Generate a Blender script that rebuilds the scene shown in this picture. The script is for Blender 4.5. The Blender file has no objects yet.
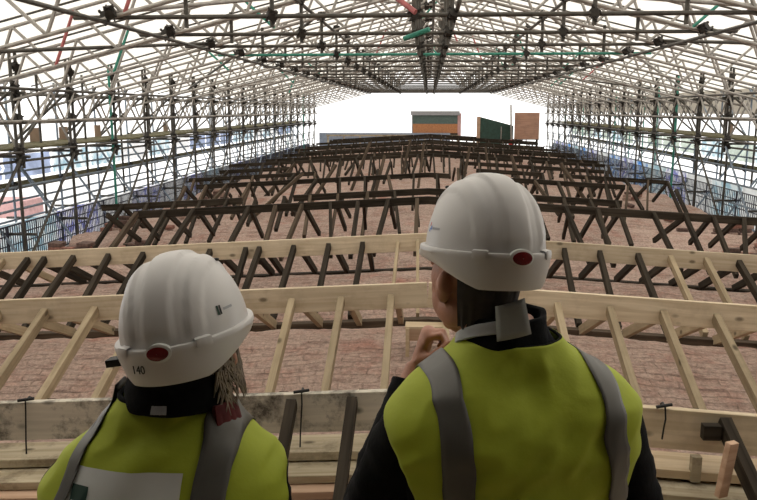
import bpy, bmesh, math, random
from mathutils import Vector, Matrix, noise
random.seed(7)
SC = bpy.context.scene
COL = SC.collection
R = math.radians
ORD = ['first', 'second', 'third', 'fourth', 'fifth', 'sixth', 'seventh', 'eighth', 'ninth', 'tenth', 'eleventh',
       'twelfth', 'thirteenth', 'fourteenth', 'fifteenth', 'sixteenth', 'seventeenth', 'eighteenth', 'nineteenth',
       'twentieth', 'twenty-first', 'twenty-second', 'twenty-third', 'twenty-fourth']

# ------------------------------------------------------------------ materials
def new_mat(name):
    m = bpy.data.materials.new(name); m.use_nodes = True
    nt = m.node_tree; nt.nodes.clear()
    out = nt.nodes.new('ShaderNodeOutputMaterial')
    b = nt.nodes.new('ShaderNodeBsdfPrincipled')
    nt.links.new(b.outputs[0], out.inputs[0])
    return m, nt, b, out

def rgba(c): return (c[0], c[1], c[2], 1)

def plain(name, col, rough=.6, metal=0, var=.12, scale=14, bump=0, bscale=60, spec=.5):
    m, nt, b, out = new_mat(name)
    tc = nt.nodes.new('ShaderNodeTexCoord')
    n = nt.nodes.new('ShaderNodeTexNoise'); n.inputs['Scale'].default_value = scale; n.inputs['Detail'].default_value = 4
    nt.links.new(tc.outputs['Object'], n.inputs['Vector'])
    r = nt.nodes.new('ShaderNodeValToRGB')
    r.color_ramp.elements[0].position = .3; r.color_ramp.elements[1].position = .7
    r.color_ramp.elements[0].color = rgba([c*(1-var) for c in col])
    r.color_ramp.elements[1].color = rgba([min(1, c*(1+var)) for c in col])
    nt.links.new(n.outputs['Fac'], r.inputs['Fac'])
    nt.links.new(r.outputs['Color'], b.inputs['Base Color'])
    b.inputs['Roughness'].default_value = rough; b.inputs['Metallic'].default_value = metal; b.inputs['Specular IOR Level'].default_value = spec
    if bump:
        n2 = nt.nodes.new('ShaderNodeTexNoise'); n2.inputs['Scale'].default_value = bscale; n2.inputs['Detail'].default_value = 5
        nt.links.new(tc.outputs['Object'], n2.inputs['Vector'])
        bp = nt.nodes.new('ShaderNodeBump'); bp.inputs['Strength'].default_value = bump; bp.inputs['Distance'].default_value = .01
        nt.links.new(n2.outputs['Fac'], bp.inputs['Height']); nt.links.new(bp.outputs[0], b.inputs['Normal'])
    return m

def wood(name, lo, hi, knots=True, stain=0.0, stain_col=(.08, .07, .06), rough=.75):
    """board grain along local X; each object shifts the grain by its own random value"""
    m, nt, b, out = new_mat(name)
    N = nt.nodes.new; L = nt.links.new
    tc = N('ShaderNodeTexCoord'); oi = N('ShaderNodeObjectInfo')
    add = N('ShaderNodeVectorMath'); add.operation = 'MULTIPLY_ADD'
    comb = N('ShaderNodeCombineXYZ')
    for k in range(3): L(oi.outputs['Random'], comb.inputs[k])
    L(comb.outputs[0], add.inputs[0]); add.inputs[1].default_value = (37, 11, 5); L(tc.outputs['Object'], add.inputs[2])
    mp = N('ShaderNodeMapping'); mp.inputs['Scale'].default_value = (1.6, 26, 26); L(add.outputs[0], mp.inputs['Vector'])
    n = N('ShaderNodeTexNoise'); n.inputs['Scale'].default_value = 1; n.inputs['Detail'].default_value = 6; n.inputs['Distortion'].default_value = .6
    L(mp.outputs[0], n.inputs['Vector'])
    r = N('ShaderNodeValToRGB'); r.color_ramp.elements[0].position = .32; r.color_ramp.elements[1].position = .68
    r.color_ramp.elements[0].color = rgba(lo); r.color_ramp.elements[1].color = rgba(hi)
    L(n.outputs['Fac'], r.inputs['Fac'])
    col = r.outputs['Color']
    if knots:
        mk = N('ShaderNodeMapping'); mk.inputs['Scale'].default_value = (3.2, 6, 6); L(add.outputs[0], mk.inputs['Vector'])
        v = N('ShaderNodeTexVoronoi'); v.inputs['Scale'].default_value = 1; L(mk.outputs[0], v.inputs['Vector'])
        kr = N('ShaderNodeValToRGB'); kr.color_ramp.elements[0].position = .07; kr.color_ramp.elements[1].position = .16
        kr.color_ramp.elements[0].color = (1, 1, 1, 1); kr.color_ramp.elements[1].color = (0, 0, 0, 1)
        L(v.outputs['Distance'], kr.inputs['Fac'])
        mx = N('ShaderNodeMix'); mx.data_type = 'RGBA'; L(kr.outputs['Color'], mx.inputs['Factor'])
        L(col, mx.inputs['A']); mx.inputs['B'].default_value = rgba([c*.4 for c in lo]); col = mx.outputs['Result']
    if stain:
        ns = N('ShaderNodeTexNoise'); ns.inputs['Scale'].default_value = 3.2; ns.inputs['Detail'].default_value = 9; ns.inputs['Roughness'].default_value = .72
        L(add.outputs[0], ns.inputs['Vector'])
        sr = N('ShaderNodeValToRGB'); sr.color_ramp.elements[0].position = .49; sr.color_ramp.elements[1].position = .63
        sr.color_ramp.elements[0].color = (0, 0, 0, 1); sr.color_ramp.elements[1].color = (stain,)*3 + (1,)
        L(ns.outputs['Fac'], sr.inputs['Fac'])
        mx = N('ShaderNodeMix'); mx.data_type = 'RGBA'; L(sr.outputs['Color'], mx.inputs['Factor'])
        L(col, mx.inputs['A']); mx.inputs['B'].default_value = rgba(stain_col); col = mx.outputs['Result']
    hs = N('ShaderNodeHueSaturation'); L(col, hs.inputs['Color'])
    ma = N('ShaderNodeMath'); ma.operation = 'MULTIPLY_ADD'; L(oi.outputs['Random'], ma.inputs[0]); ma.inputs[1].default_value = .35; ma.inputs[2].default_value = .82
    L(ma.outputs[0], hs.inputs['Value'])
    L(hs.outputs[0], b.inputs['Base Color']); b.inputs['Roughness'].default_value = rough; b.inputs['Specular IOR Level'].default_value = .15
    bp = N('ShaderNodeBump'); bp.inputs['Strength'].default_value = .25; bp.inputs['Distance'].default_value = .004
    L(n.outputs['Fac'], bp.inputs['Height']); L(bp.outputs[0], b.inputs['Normal'])
    return m

def sheet(name, col, trans=.75, var=.06, scale=3, col2=None):
    m, nt, b, out = new_mat(name)
    nt.nodes.remove(b); N = nt.nodes.new; L = nt.links.new
    tc = N('ShaderNodeTexCoord'); n = N('ShaderNodeTexNoise'); n.inputs['Scale'].default_value = scale; n.inputs['Detail'].default_value = 4
    L(tc.outputs['Object'], n.inputs['Vector'])
    r = N('ShaderNodeValToRGB'); r.color_ramp.elements[0].position = .3; r.color_ramp.elements[1].position = .7
    r.color_ramp.elements[0].color = rgba([c*(1-var) for c in col]); r.color_ramp.elements[1].color = rgba([min(1, c*(1+var)) for c in col])
    L(n.outputs['Fac'], r.inputs['Fac'])
    if col2: r.color_ramp.elements[0].color = rgba(col); r.color_ramp.elements[1].color = rgba(col2); r.color_ramp.elements[0].position = .4; r.color_ramp.elements[1].position = .56
    t = N('ShaderNodeBsdfTranslucent'); d = N('ShaderNodeBsdfDiffuse'); mx = N('ShaderNodeMixShader')
    mx.inputs[0].default_value = trans
    L(r.outputs[0], t.inputs[0]); L(r.outputs[0], d.inputs[0]); L(d.outputs[0], mx.inputs[1]); L(t.outputs[0], mx.inputs[2])
    L(mx.outputs[0], out.inputs[0])
    return m

def brick_mat():
    m, nt, b, out = new_mat('old_vault_brick')
    N = nt.nodes.new; L = nt.links.new
    tc = N('ShaderNodeTexCoord')
    nd = N('ShaderNodeTexNoise'); nd.inputs['Scale'].default_value = 2.3; nd.inputs['Detail'].default_value = 3
    L(tc.outputs['Object'], nd.inputs['Vector'])
    wob = N('ShaderNodeVectorMath'); wob.operation = 'MULTIPLY_ADD'
    L(nd.outputs['Color'], wob.inputs[0]); wob.inputs[1].default_value = (.22, .14, 0); L(tc.outputs['Object'], wob.inputs[2])
    bt = N('ShaderNodeTexBrick'); bt.inputs['Scale'].default_value = 1
    bt.inputs['Brick Width'].default_value = .24; bt.inputs['Row Height'].default_value = .085
    bt.inputs['Mortar Size'].default_value = .007; bt.inputs['Mortar Smooth'].default_value = .6; bt.inputs['Bias'].default_value = -.1
    bt.inputs['Color1'].default_value = (.56, .345, .285, 1); bt.inputs['Color2'].default_value = (.48, .325, .27, 1)
    bt.inputs['Mortar'].default_value = (.46, .335, .28, 1)
    L(wob.outputs[0], bt.inputs['Vector'])
    # lime and dust smeared over the courses
    n1 = N('ShaderNodeTexNoise'); n1.inputs['Scale'].default_value = 3.4; n1.inputs['Detail'].default_value = 10; n1.inputs['Roughness'].default_value = .68
    L(tc.outputs['Object'], n1.inputs['Vector'])
    r1 = N('ShaderNodeValToRGB'); r1.color_ramp.elements[0].position = .33; r1.color_ramp.elements[1].position = .53
    r1.color_ramp.elements[0].color = (0, 0, 0, 1); r1.color_ramp.elements[1].color = (.95, .95, .95, 1)
    L(n1.outputs['Fac'], r1.inputs['Fac'])
    m1 = N('ShaderNodeMix'); m1.data_type = 'RGBA'; L(r1.outputs['Color'], m1.inputs['Factor']); L(bt.outputs['Color'], m1.inputs['A'])
    m1.inputs['B'].default_value = (.62, .475, .41, 1)
    # bare red patches, then crevice lines with their shade painted dark
    n2 = N('ShaderNodeTexNoise'); n2.inputs['Scale'].default_value = 1.1; n2.inputs['Detail'].default_value = 6
    mp = N('ShaderNodeMapping'); mp.inputs['Location'].default_value = (9, 4, 2); L(tc.outputs['Object'], mp.inputs['Vector']); L(mp.outputs[0], n2.inputs['Vector'])
    r2 = N('ShaderNodeValToRGB'); r2.color_ramp.elements[0].position = .60; r2.color_ramp.elements[1].position = .72
    r2.color_ramp.elements[0].color = (0, 0, 0, 1); r2.color_ramp.elements[1].color = (.7, .7, .7, 1)
    L(n2.outputs['Fac'], r2.inputs['Fac'])
    m2 = N('ShaderNodeMix'); m2.data_type = 'RGBA'; L(r2.outputs['Color'], m2.inputs['Factor']); L(m1.outputs['Result'], m2.inputs['A'])
    m2.inputs['B'].default_value = (.48, .19, .14, 1)
    n3 = N('ShaderNodeTexNoise'); n3.inputs['Scale'].default_value = 9; n3.inputs['Detail'].default_value = 8; n3.inputs['Roughness'].default_value = .75
    m3p = N('ShaderNodeMapping'); m3p.inputs['Scale'].default_value = (.22, 1.5, 1); L(tc.outputs['Object'], m3p.inputs['Vector']); L(m3p.outputs[0], n3.inputs['Vector'])
    r3 = N('ShaderNodeValToRGB'); r3.color_ramp.elements[0].position = .33; r3.color_ramp.elements[1].position = .47
    r3.color_ramp.elements[0].color = (.75, .75, .75, 1); r3.color_ramp.elements[1].color = (0, 0, 0, 1)
    L(n3.outputs['Fac'], r3.inputs['Fac'])
    m3 = N('ShaderNodeMix'); m3.data_type = 'RGBA'; L(r3.outputs['Color'], m3.inputs['Factor']); L(m2.outputs['Result'], m3.inputs['A'])
    m3.inputs['B'].default_value = (.20, .135, .115, 1)
    n4 = N('ShaderNodeTexNoise'); n4.inputs['Scale'].default_value = 26; n4.inputs['Detail'].default_value = 6; n4.inputs['Roughness'].default_value = .8
    L(tc.outputs['Object'], n4.inputs['Vector'])
    r4 = N('ShaderNodeValToRGB'); r4.color_ramp.elements[0].position = .34; r4.color_ramp.elements[1].position = .64
    r4.color_ramp.elements[0].color = (.50, .48, .47, 1); r4.color_ramp.elements[1].color = (1.18, 1.15, 1.12, 1)
    L(n4.outputs['Fac'], r4.inputs['Fac'])
    m4 = N('ShaderNodeMix'); m4.data_type = 'RGBA'; m4.blend_type = 'MULTIPLY'; m4.inputs['Factor'].default_value = .85
    L(m3.outputs['Result'], m4.inputs['A']); L(r4.outputs['Color'], m4.inputs['B'])
    L(m4.outputs['Result'], b.inputs['Base Color']); b.inputs['Roughness'].default_value = .95; b.inputs['Specular IOR Level'].default_value = .1
    ad = N('ShaderNodeMath'); ad.operation = 'MULTIPLY_ADD'; L(n3.outputs['Fac'], ad.inputs[0]); ad.inputs[1].default_value = 1.3
    inv = N('ShaderNodeMath'); inv.operation = 'SUBTRACT'; inv.inputs[0].default_value = 1; L(bt.outputs['Fac'], inv.inputs[1])
    L(inv.outputs[0], ad.inputs[2])
    bp = N('ShaderNodeBump'); bp.inputs['Strength'].default_value = .9; bp.inputs['Distance'].default_value = .03
    L(ad.outputs[0], bp.inputs['Height']); L(bp.outputs[0], b.inputs['Normal'])
    return m

M = {
 'pale': wood('pale_new_timber', (.50, .385, .25), (.66, .54, .385)),
 'board': wood('new_ridge_board', (.56, .455, .315), (.72, .61, .46), stain=.25, stain_col=(.3, .22, .14)),
 'pale_raf': wood('new_rafter_timber', (.30, .235, .15), (.43, .345, .23), stain=.35, stain_col=(.2, .15, .09)),
 'pale_grey': wood('weathered_pale_timber', (.46, .42, .35), (.62, .57, .48), stain=.95, stain_col=(.07, .06, .05)),
 'plank': wood('scaffold_plank', (.40, .33, .22), (.60, .52, .38), stain=.7, stain_col=(.16, .12, .08)),
 'dark': wood('old_dark_timber', (.018, .014, .010), (.055, .043, .031), knots=False, rough=.85),
 'old': wood('old_brown_timber', (.05, .036, .025), (.12, .088, .062), knots=False, rough=.85),
 'pink': wood('pinkish_timber', (.42, .27, .18), (.55, .38, .27), knots=False),
 'olive': wood('olive_board', (.13, .12, .065), (.21, .19, .11), knots=False),
 'ply': wood('weathered_plywood', (.36, .2, .14), (.46, .28, .2), knots=False, stain=.35, stain_col=(.2, .13, .1)),
 'tube': plain('galvanised_tube', (.40, .375, .345), .45, .5, .22, 9),
 'tube_warm': plain('galvanised_tube_warm', (.36, .335, .31), .45, .45, .22, 9),
 'tube_dark': plain('backlit_dark_tube', (.085, .077, .065), .5, .4, .3, 9),  # backlit look of the tubes put into a darker base colour
 'tube_green': plain('green_painted_tube', (.04, .26, .19), .5, .1, .2, 12),
 'tube_red': plain('red_painted_tube', (.42, .12, .12), .5, .1, .2, 12),
 'tube_blue': plain('blue_grey_tube', (.22, .27, .33), .45, .4, .2, 12),
 'coupler': plain('rusty_coupler', (.04, .035, .03), .6, .5, .3, 30),
 'brick_red': plain('loose_brick', (.30, .15, .115), .95, 0, .35, 18, .6, 70),
 'brick_brown': plain('sooty_brick', (.14, .09, .075), .95, 0, .35, 18, .6, 70),
 'brick_pale': plain('pale_brick', (.42, .30, .25), .95, 0, .3, 18, .6, 70),
 'sheeting': sheet('white_sheeting', (.93, .89, .81), .72),
 'sheeting_dull': sheet('dull_sheeting', (.72, .68, .62), .42),
 'net_blue': sheet('blue_netting', (.42, .50, .70), .7, .35, 1.6),
 'net_pale': sheet('pale_teal_netting', (.40, .60, .70), .8, 0, 3.5, (.85, .93, .95)),
 'net_sky': sheet('bright_blue_netting', (.10, .33, .85), .78, 0, 3.5, (.75, .86, 1)),
 'net_white': sheet('white_netting', (.9, .92, .92), .75, .1, 2),
 'net_green': sheet('green_netting', (.16, .46, .42), .75, 0, 3, (.55, .8, .85)),
 'net_purple': sheet('violet_blue_netting', (.28, .30, .70), .75, 0, 4.5, (.93, .93, 1)),
 'net_leaf': sheet('grey_green_netting', (.62, .70, .62), .7, .3, 2),
 'guard': plain('blue_black_plastic', (.030, .033, .055), .5, 0, .2),
 'lead': plain('pale_roof_lead', (.62, .62, .62), .7, 0, .15, 2),
 'stone': plain('grey_stone', (.36, .34, .31), .9, 0, .25, 6, .5),
 'pink_wall': plain('pink_brick_wall', (.56, .34, .33), .9, 0, .15, 4),
 'white_wall': plain('white_render', (.80, .80, .80), .8, 0, .05),
 'glass_dark': plain('dark_window', (.05, .06, .08), .15, 0, .1),
 'cab_green': plain('grey_green_panel', (.10, .15, .135), .6, 0, .15),
 'cab_orange': plain('orange_panel', (.50, .215, .09), .6, 0, .15),
 'cab_grey': plain('cabin_roof_grey', (.36, .37, .39), .6, 0, .1),
 'tarp': plain('dark_green_tarpaulin', (.022, .06, .045), .6, 0, .3, 5),
 'red': plain('red_plastic', (.55, .03, .03), .4, 0, .1),
 'blue_edge': plain('blue_grey_coping', (.28, .33, .42), .8, 0, .15),
 'rear': plain('light_block_dark', (.10, .085, .065), .9, 0, .2),  # dark colour of the unseen panels that block light
 'cardboard': plain('brown_board', (.36, .255, .185), .85, 0, .08, 5),
 'black': plain('black_steel', (.012, .012, .012), .5, .3, .2),
 'helmet': plain('white_hard_hat_plastic', (.66, .64, .625), .38, 0, .03, 5),
 'lens': plain('dark_red_lens', (.17, .012, .014), .18, 0, .2, 60),
 'hivis': plain('hi_vis_yellow', (.42, .49, .03), .75, 0, .05, 7, .12, 40),
 'stripe': plain('grey_reflective_tape', (.115, .11, .097), .45, .15, .06, 20),
 'jacket': plain('black_jacket_cloth', (.007, .007, .008), .9, 0, .3, 30, .2, 80, .12),
 'maroon': plain('red_lining', (.10, .008, .010), .85, 0, .3, 30),
 'collar': plain('light_grey_cloth', (.42, .43, .44), .8, 0, .08, 30),
 'tab': plain('silver_grey_cloth', (.34, .35, .33), .6, 0, .1, 30),
 'skin': plain('skin', (.44, .20, .125), .5, 0, .12, 25, .15, 120),
 'hair_dark': plain('dark_brown_hair', (.018, .012, .009), .6, 0, .4, 60),
 'hair_grey': plain('ash_blonde_hair', (.23, .18, .13), .55, 0, .35, 60),
 'trousers': plain('dark_trousers', (.02, .022, .03), .85, 0, .2),
 'boot': plain('black_boot', (.015, .013, .012), .5, 0, .2),
 'print_white': plain('white_print', (.72, .73, .70), .6, 0, .03),
 'print_green': plain('dark_green_print', (.015, .05, .035), .6, 0, .05),
 'ink': plain('black_ink', (.01, .01, .01), .6, 0, .05),
 'ink_blue': plain('blue_mark', (.05, .2, .65), .5, 0, .05),
 'ink_red': plain('red_mark', (.6, .04, .05), .5, 0, .05),
 'eye': plain('eye_white', (.7, .68, .65), .2, 0, .02),
}
M['brick'] = brick_mat()

# ------------------------------------------------------------------ mesh helpers
class MB:
    def __init__(s): s.v = []; s.f = []
    def add(s, vs, fs):
        o = len(s.v); s.v += [tuple(v) for v in vs]; s.f += [tuple(i+o for i in f) for f in fs]; return s
    def box(s, c, d, rot=None, taper=0):
        c = Vector(c); vs = []
        for z in (-.5, .5):
            for y in (-.5, .5):
                for x in (-.5, .5):
                    p = Vector((x*d[0], y*d[1], z*d[2]))
                    if rot: p = rot @ p
                    vs.append(c+p)
        return s.add(vs, [(0, 2, 3, 1), (4, 5, 7, 6), (0, 1, 5, 4), (2, 6, 7, 3), (0, 4, 6, 2), (1, 3, 7, 5)])
    def tube(s, p, q, r, n=8, r2=None):
        p = Vector(p); q = Vector(q); d = (q-p).normalized()
        a = d.orthogonal().normalized(); b = d.cross(a); r2 = r if r2 is None else r2
        vs = []
        for i in range(n):
            t = 2*math.pi*i/n; u = a*math.cos(t)+b*math.sin(t)
            vs.append(p+u*r); vs.append(q+u*r2)
        fs = [(2*i, 2*((i+1) % n), 2*((i+1) % n)+1, 2*i+1) for i in range(n)]
        fs += [tuple(2*i for i in range(n))[::-1], tuple(2*i+1 for i in range(n))]
        return s.add(vs, fs)
    def path(s, pts, rad, n=12, caps=True):
        """swept tube through pts, radius per point"""
        P = [Vector(p) for p in pts]; k = len(P)
        if not hasattr(rad, '__len__'): rad = [rad]*k
        d0 = (P[1]-P[0]).normalized(); a = d0.orthogonal().normalized(); vs = []
        for i in range(k):
            d = (P[min(i+1, k-1)]-P[max(i-1, 0)]).normalized()
            a = (a-d*a.dot(d)).normalized(); b = d.cross(a)
            for j in range(n):
                t = 2*math.pi*j/n; vs.append(P[i]+(a*math.cos(t)+b*math.sin(t))*rad[i])
        fs = []
        for i in range(k-1):
            for j in range(n):
                j2 = (j+1) % n; fs.append((i*n+j, i*n+j2, (i+1)*n+j2, (i+1)*n+j))
        if caps: fs += [tuple(range(n))[::-1], tuple(range((k-1)*n, k*n))]
        return s.add(vs, fs)
    def grid(s, rows, closed=False):
        n = len(rows[0]); vs = [p for r in rows for p in r]; fs = []
        for i in range(len(rows)-1):
            for j in range(n if closed else n-1):
                j2 = (j+1) % n; fs.append((i*n+j, i*n+j2, (i+1)*n+j2, (i+1)*n+j))
        return s.add(vs, fs)
    def ball(s, c, r, rot=None, nu=20, nv=12):
        c = Vector(c); rows = []
        r = (r,)*3 if not hasattr(r, '__len__') else r
        for i in range(1, nv):
            ph = math.pi*i/nv; row = []
            for j in range(nu):
                th = 2*math.pi*j/nu
                p = Vector((r[0]*math.sin(ph)*math.cos(th), r[1]*math.sin(ph)*math.sin(th), r[2]*math.cos(ph)))
                if rot: p = rot @ p
                row.append(c+p)
            rows.append(row)
        o = len(s.v); s.grid(rows, True)
        top = Vector((0, 0, r[2])); 
        if rot: top = rot @ top
        s.v += [tuple(c+top), tuple(c-top)]; a = len(s.v)-2
        for j in range(nu):
            j2 = (j+1) % nu
            s.f.append((a, o+j2, o+j)) ; s.f.append((a+1, o+(nv-2)*nu+j, o+(nv-2)*nu+j2))
        return s
    def mesh(s, name, mat=None, smooth=False, normals=True):
        me = bpy.data.meshes.new(name); me.from_pydata(s.v, [], s.f)
        bm = bmesh.new(); bm.from_mesh(me)
        if normals: bmesh.ops.recalc_face_normals(bm, faces=bm.faces)
        if smooth:
            for f in bm.faces: f.smooth = True
            for e in bm.edges:
                if len(e.link_faces) == 2 and e.calc_face_angle(0) > R(48): e.smooth = False
        bm.to_mesh(me); bm.free()
        if mat: me.materials.append(mat)
        return me
    def build(s, name, mat, parent=None, smooth=False, normals=True):
        return link(name, s.mesh(name, mat, smooth, normals), parent)

def link(name, me, parent=None, loc=None, mat=None):
    o = bpy.data.objects.new(name, me); COL.objects.link(o)
    if parent: o.parent = parent
    if loc is not None: o.location = loc
    if mat is not None:
        o.material_slots[0].link = 'OBJECT'; o.material_slots[0].material = mat
    return o
def tag(o, label, cat, group=None, kind=None):
    o['label'] = label; o['category'] = cat
    if group: o['group'] = group
    if kind: o['kind'] = kind
    return o
def struct(o, label=None, cat=None):
    o['kind'] = 'structure'
    if label: o['label'] = label
    if cat: o['category'] = cat
    return o
def empty(name, loc=(0, 0, 0), rz=0):
    o = bpy.data.objects.new(name, None); COL.objects.link(o); o.location = loc; o.rotation_euler = (0, 0, rz)
    o.empty_display_size = .1
    return o
def copy_tree(o, parent=None):
    c = o.copy(); COL.objects.link(c)
    if parent: c.parent = parent
    for ch in list(o.children): copy_tree(ch, c)
    return c
def bevel(o, w=.004, seg=1):
    m = o.modifiers.new('bevel', 'BEVEL'); m.width = w; m.segments = seg; m.limit_method = 'ANGLE'; return o

# ------------------------------------------------------------------ camera (2 m above the deck, held over the visitors' heads)
TH = math.atan(140/760); PSI = math.atan(51.5*math.cos(TH)/760)
cd = bpy.data.cameras.new('camera'); cam = bpy.data.objects.new('camera', cd); COL.objects.link(cam)
cam.location = (0, 0, 2.0); cam.rotation_euler = (math.pi/2-TH, 0, PSI)
cd.sensor_fit = 'HORIZONTAL'; cd.sensor_width = 36; cd.lens = 36*760/757; cd.clip_start = .05; cd.clip_end = 400
SC.camera = cam

# ------------------------------------------------------------------ light: bright overcast sky only
w = bpy.data.worlds.new('overcast'); SC.world = w; w.use_nodes = True
bg = w.node_tree.nodes['Background']; bg.inputs['Color'].default_value = (1, .985, .96, 1); bg.inputs['Strength'].default_value = 1.6
SC.view_settings.view_transform = 'Standard'; SC.view_settings.look = 'None'
SC.view_settings.gamma = 1; SC.view_settings.use_curve_mapping = False
SC.view_settings.exposure = 0.18

# ------------------------------------------------------------------ brick vaults
ROWY = [3.96, 6.52, 9.15, 11.8, 14.4, 17.0, 19.6, 22.2, 24.8, 27.4, 30.0, 32.6, 35.2, 37.8, 40.4, 43.0, 45.6]
CAMB = .058
def vault_z(x, y):
    k = (y-3.96)/2.608
    t = (k-round(k))*2
    return (.05 if y < 5.26 else .005)-CAMB*abs(x)-.36*t*t
def rough(x, y):
    return .022*noise.noise(Vector((x*1.3, y*1.9, 3)))+.016*noise.noise(Vector((x*4.5, y*7, 8)))+.018*noise.noise(Vector((x*1.7, y*20, 1)))+.014*noise.noise(Vector((x*9, y*13, 5)))
mb = MB(); rows = []
ys = []
y = -2.0
while y < 47.6:
    ys.append(y); y += .045 if y < 13 else (.09 if y < 26 else .16)
for y in ys:
    e1 = 6.75+.25*noise.noise(Vector((0, y*1.1, 4))); e2 = 6.75+.25*noise.noise(Vector((0, y*1.1, 14)))
    nx = 130
    rows.append([(-e1+(e1+e2)*i/nx, y, vault_z(-e1+(e1+e2)*i/nx, y)+rough(-e1+(e1+e2)*i/nx, y)) for i in range(nx+1)])
mb.grid(rows)
# ragged brick ends drop to the ledge on both sides and at the far gable
for k in (0, -1):
    mb.grid([[r[k] for r in rows], [(r[k][0]*1.01, r[k][1], -1.6) for r in rows]])
mb.grid([rows[-1], [(p[0], p[1]+.05, -1.6) for p in rows[-1]]])
vault = mb.build('vault_surface', M['brick'], smooth=True)
struct(vault, 'undulating pinkish brick backs of the vaults under the timber frames', 'roof')

mb = MB(); mb.box((-8.5, 23, -1.1), (3.3, 56, .5)); struct(mb.build('floor_ledge_left', M['lead']))
mb = MB(); mb.box((8.5, 23, -1.1), (3.3, 56, .5)); struct(mb.build('floor_ledge_right', M['lead']))
mb = MB(); mb.box((0, 30, -14), (160, 160, .4)); struct(mb.build('ground', M['lead']))
mb = MB(); mb.box((0, 23.1, -7), (13.4, 49, 10)); struct(mb.build('wall_base', M['stone']))
mb = MB()
for i in range(17): mb.box((-2.6+i*.325, .9, -.03), (.31, 3.2, .06))
struct(mb.build('floor', M['plank'])); 
mb = MB(); mb.box((0, .9, -.15), (5.4, .1, .18)).box((0, -.3, -.15), (5.4, .1, .18)).box((0, 2.1, -.15), (5.4, .1, .18))
struct(mb.build('trim_1', M['plank']))
mb = MB(); mb.box((0, -3.2, 1.6), (19, .1, 6.4)); struct(mb.build('light_block_rear', M['rear']))  # unseen panel, added to cut the light from behind the camera
mb = MB()
for sx in (-1, 1):
    mb.box((sx*9.35, 2.0, .6), (.06, 10.4, 4.2))
struct(mb.build('light_block_side', M['rear']))  # unseen dark panels, added to keep sidelight off the visitors

# ------------------------------------------------------------------ roof sheeting
def chord_z(x): return 2.17+.25*(7.4-abs(x))
mb = MB()
for sx in (-1, 1):
    rr = []
    for i in range(61):
        yy = .9+(50-.9)*i/60
        sag = .03*math.sin(i*1.05*math.pi)
        rr.append([(sx*9.35*j/8, yy, chord_z(9.35*j/8)+.93-.02*abs(sag)*(j % 8)) for j in range(9)])
    mb.grid(rr)
m2_ = MB()
for sx in (-1, 1): m2_.grid([[(sx*9.35*j/8, yy, chord_z(9.35*j/8)+.93) for j in range(9)] for yy in (-3.2, -1.0, .9)])
struct(m2_.build('light_block_top', M['rear']))  # dark cover added out of view so less roof light reaches the backs
struct(mb.build('ceiling', M['sheeting'], smooth=True), 'white translucent sheeting stretched over the temporary roof', 'ceiling')
mb = MB(); mb.box((9.3, 31, 2.25), (.03, 38, .75)); struct(mb.build('wall_right', M['sheeting_dull']))

# ------------------------------------------------------------------ tube helpers
def tube_part(name, p, q, r, mat, parent, n=8):
    return MB().tube(p, q, r, n).build(name, mat, parent, smooth=True)
def coupler_mesh():
    m = MB()
    m.tube((-.045, 0, 0), (.045, 0, 0), .042, 8)
    m.tube((0, -.05, .0), (0, .05, .0), .044, 8)
    m.box((0, .0, .05), (.06, .06, .03))
    for sx in (-1, 1):
        m.tube((sx*.028, -.035, -.062), (sx*.028, -.035, .075), .009, 6)
        m.tube((sx*.028, .04, -.062), (sx*.028, .04, .07), .009, 6)
        m.tube((sx*.028, -.035, .055), (sx*.028, -.035, .078), .016, 6)
    return m.mesh('coupler', M['coupler'], True)
CPL = coupler_mesh()
def coupler(parent, loc, sc=1.0):
    o = link('coupler', CPL, parent, loc)
    o.rotation_euler = (random.uniform(-1.5, 1.5), random.uniform(-.5, .5), random.uniform(-1.5, 1.5)); o.scale = (sc,)*3
    return o

# ------------------------------------------------------------------ roof trusses
TR = .0265
YT = [9.1+2.1*k for k in range(20)]
def make_truss(merged):
    t = empty('roof_truss')
    for sx in (-1, 1):
        tube_part('bottom_chord', (sx*7.75, 0, chord_z(7.75)), (0, 0, chord_z(0)), TR, M['tube'], t)
        tube_part('top_chord', (sx*9.3, 0, chord_z(9.3)+.72), (0, 0, chord_z(0)+.72), TR, M['tube'], t)
        tube_part('sheeting_track', (sx*9.3, .06, chord_z(9.3)+.85), (0, .06, chord_z(0)+.85), .017, M['tube_dark'], t, 6)
    m = MB(); i = 0
    for sx in (-1, 1):
        x = 7.45; up = False; n = 0
        while x > .2:
            x2 = x-(.34 if n % 2 == 0 else .62)
            a = (sx*x, 0, chord_z(x)+(.72 if up else 0)); b = (sx*x2, 0, chord_z(x2)+(0 if up else .72))
            if merged: m.tube(a, b, TR*.9, 6)
            else:
                o = tube_part('lacing', a, b, TR*.9, M['tube'], t, 7)
                o.material_slots[0].link = 'OBJECT'
            x = x2; up = not up; n += 1
    if merged: m.build('lacing', M['tube'], t, True)
    tube_part('tie', (-4.25, .05, 3.08), (4.25, .05, 3.08), TR, M['tube_dark'], t)
    for x in (-.2, .24):
        tube_part('king_post', (x, .1, 2.92), (x, .1, chord_z(0)+.68), TR, M['tube_dark'], t)
    for x in (-1.87, 1.87, -2.9, 2.9):
        if abs(x) > 2 and merged: continue
        tube_part('hanger', (x, .1, 2.96), (x, .1, chord_z(x)+.1), TR, M['tube_dark'], t)
    for x in (-3.87, 3.87, -.2, .24, -1.87, 1.87): coupler(t, (x, .06, 3.08), 1.15)
    for x in (-1.87, 1.87, 0, -.1): coupler(t, (x, .04, chord_z(x)), 1.15)
    for x in (-3.75, 3.75): coupler(t, (x, -.07, chord_z(x)+.03), 1.3)
    return t
pa = make_truss(False); pb = make_truss(True)
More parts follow.
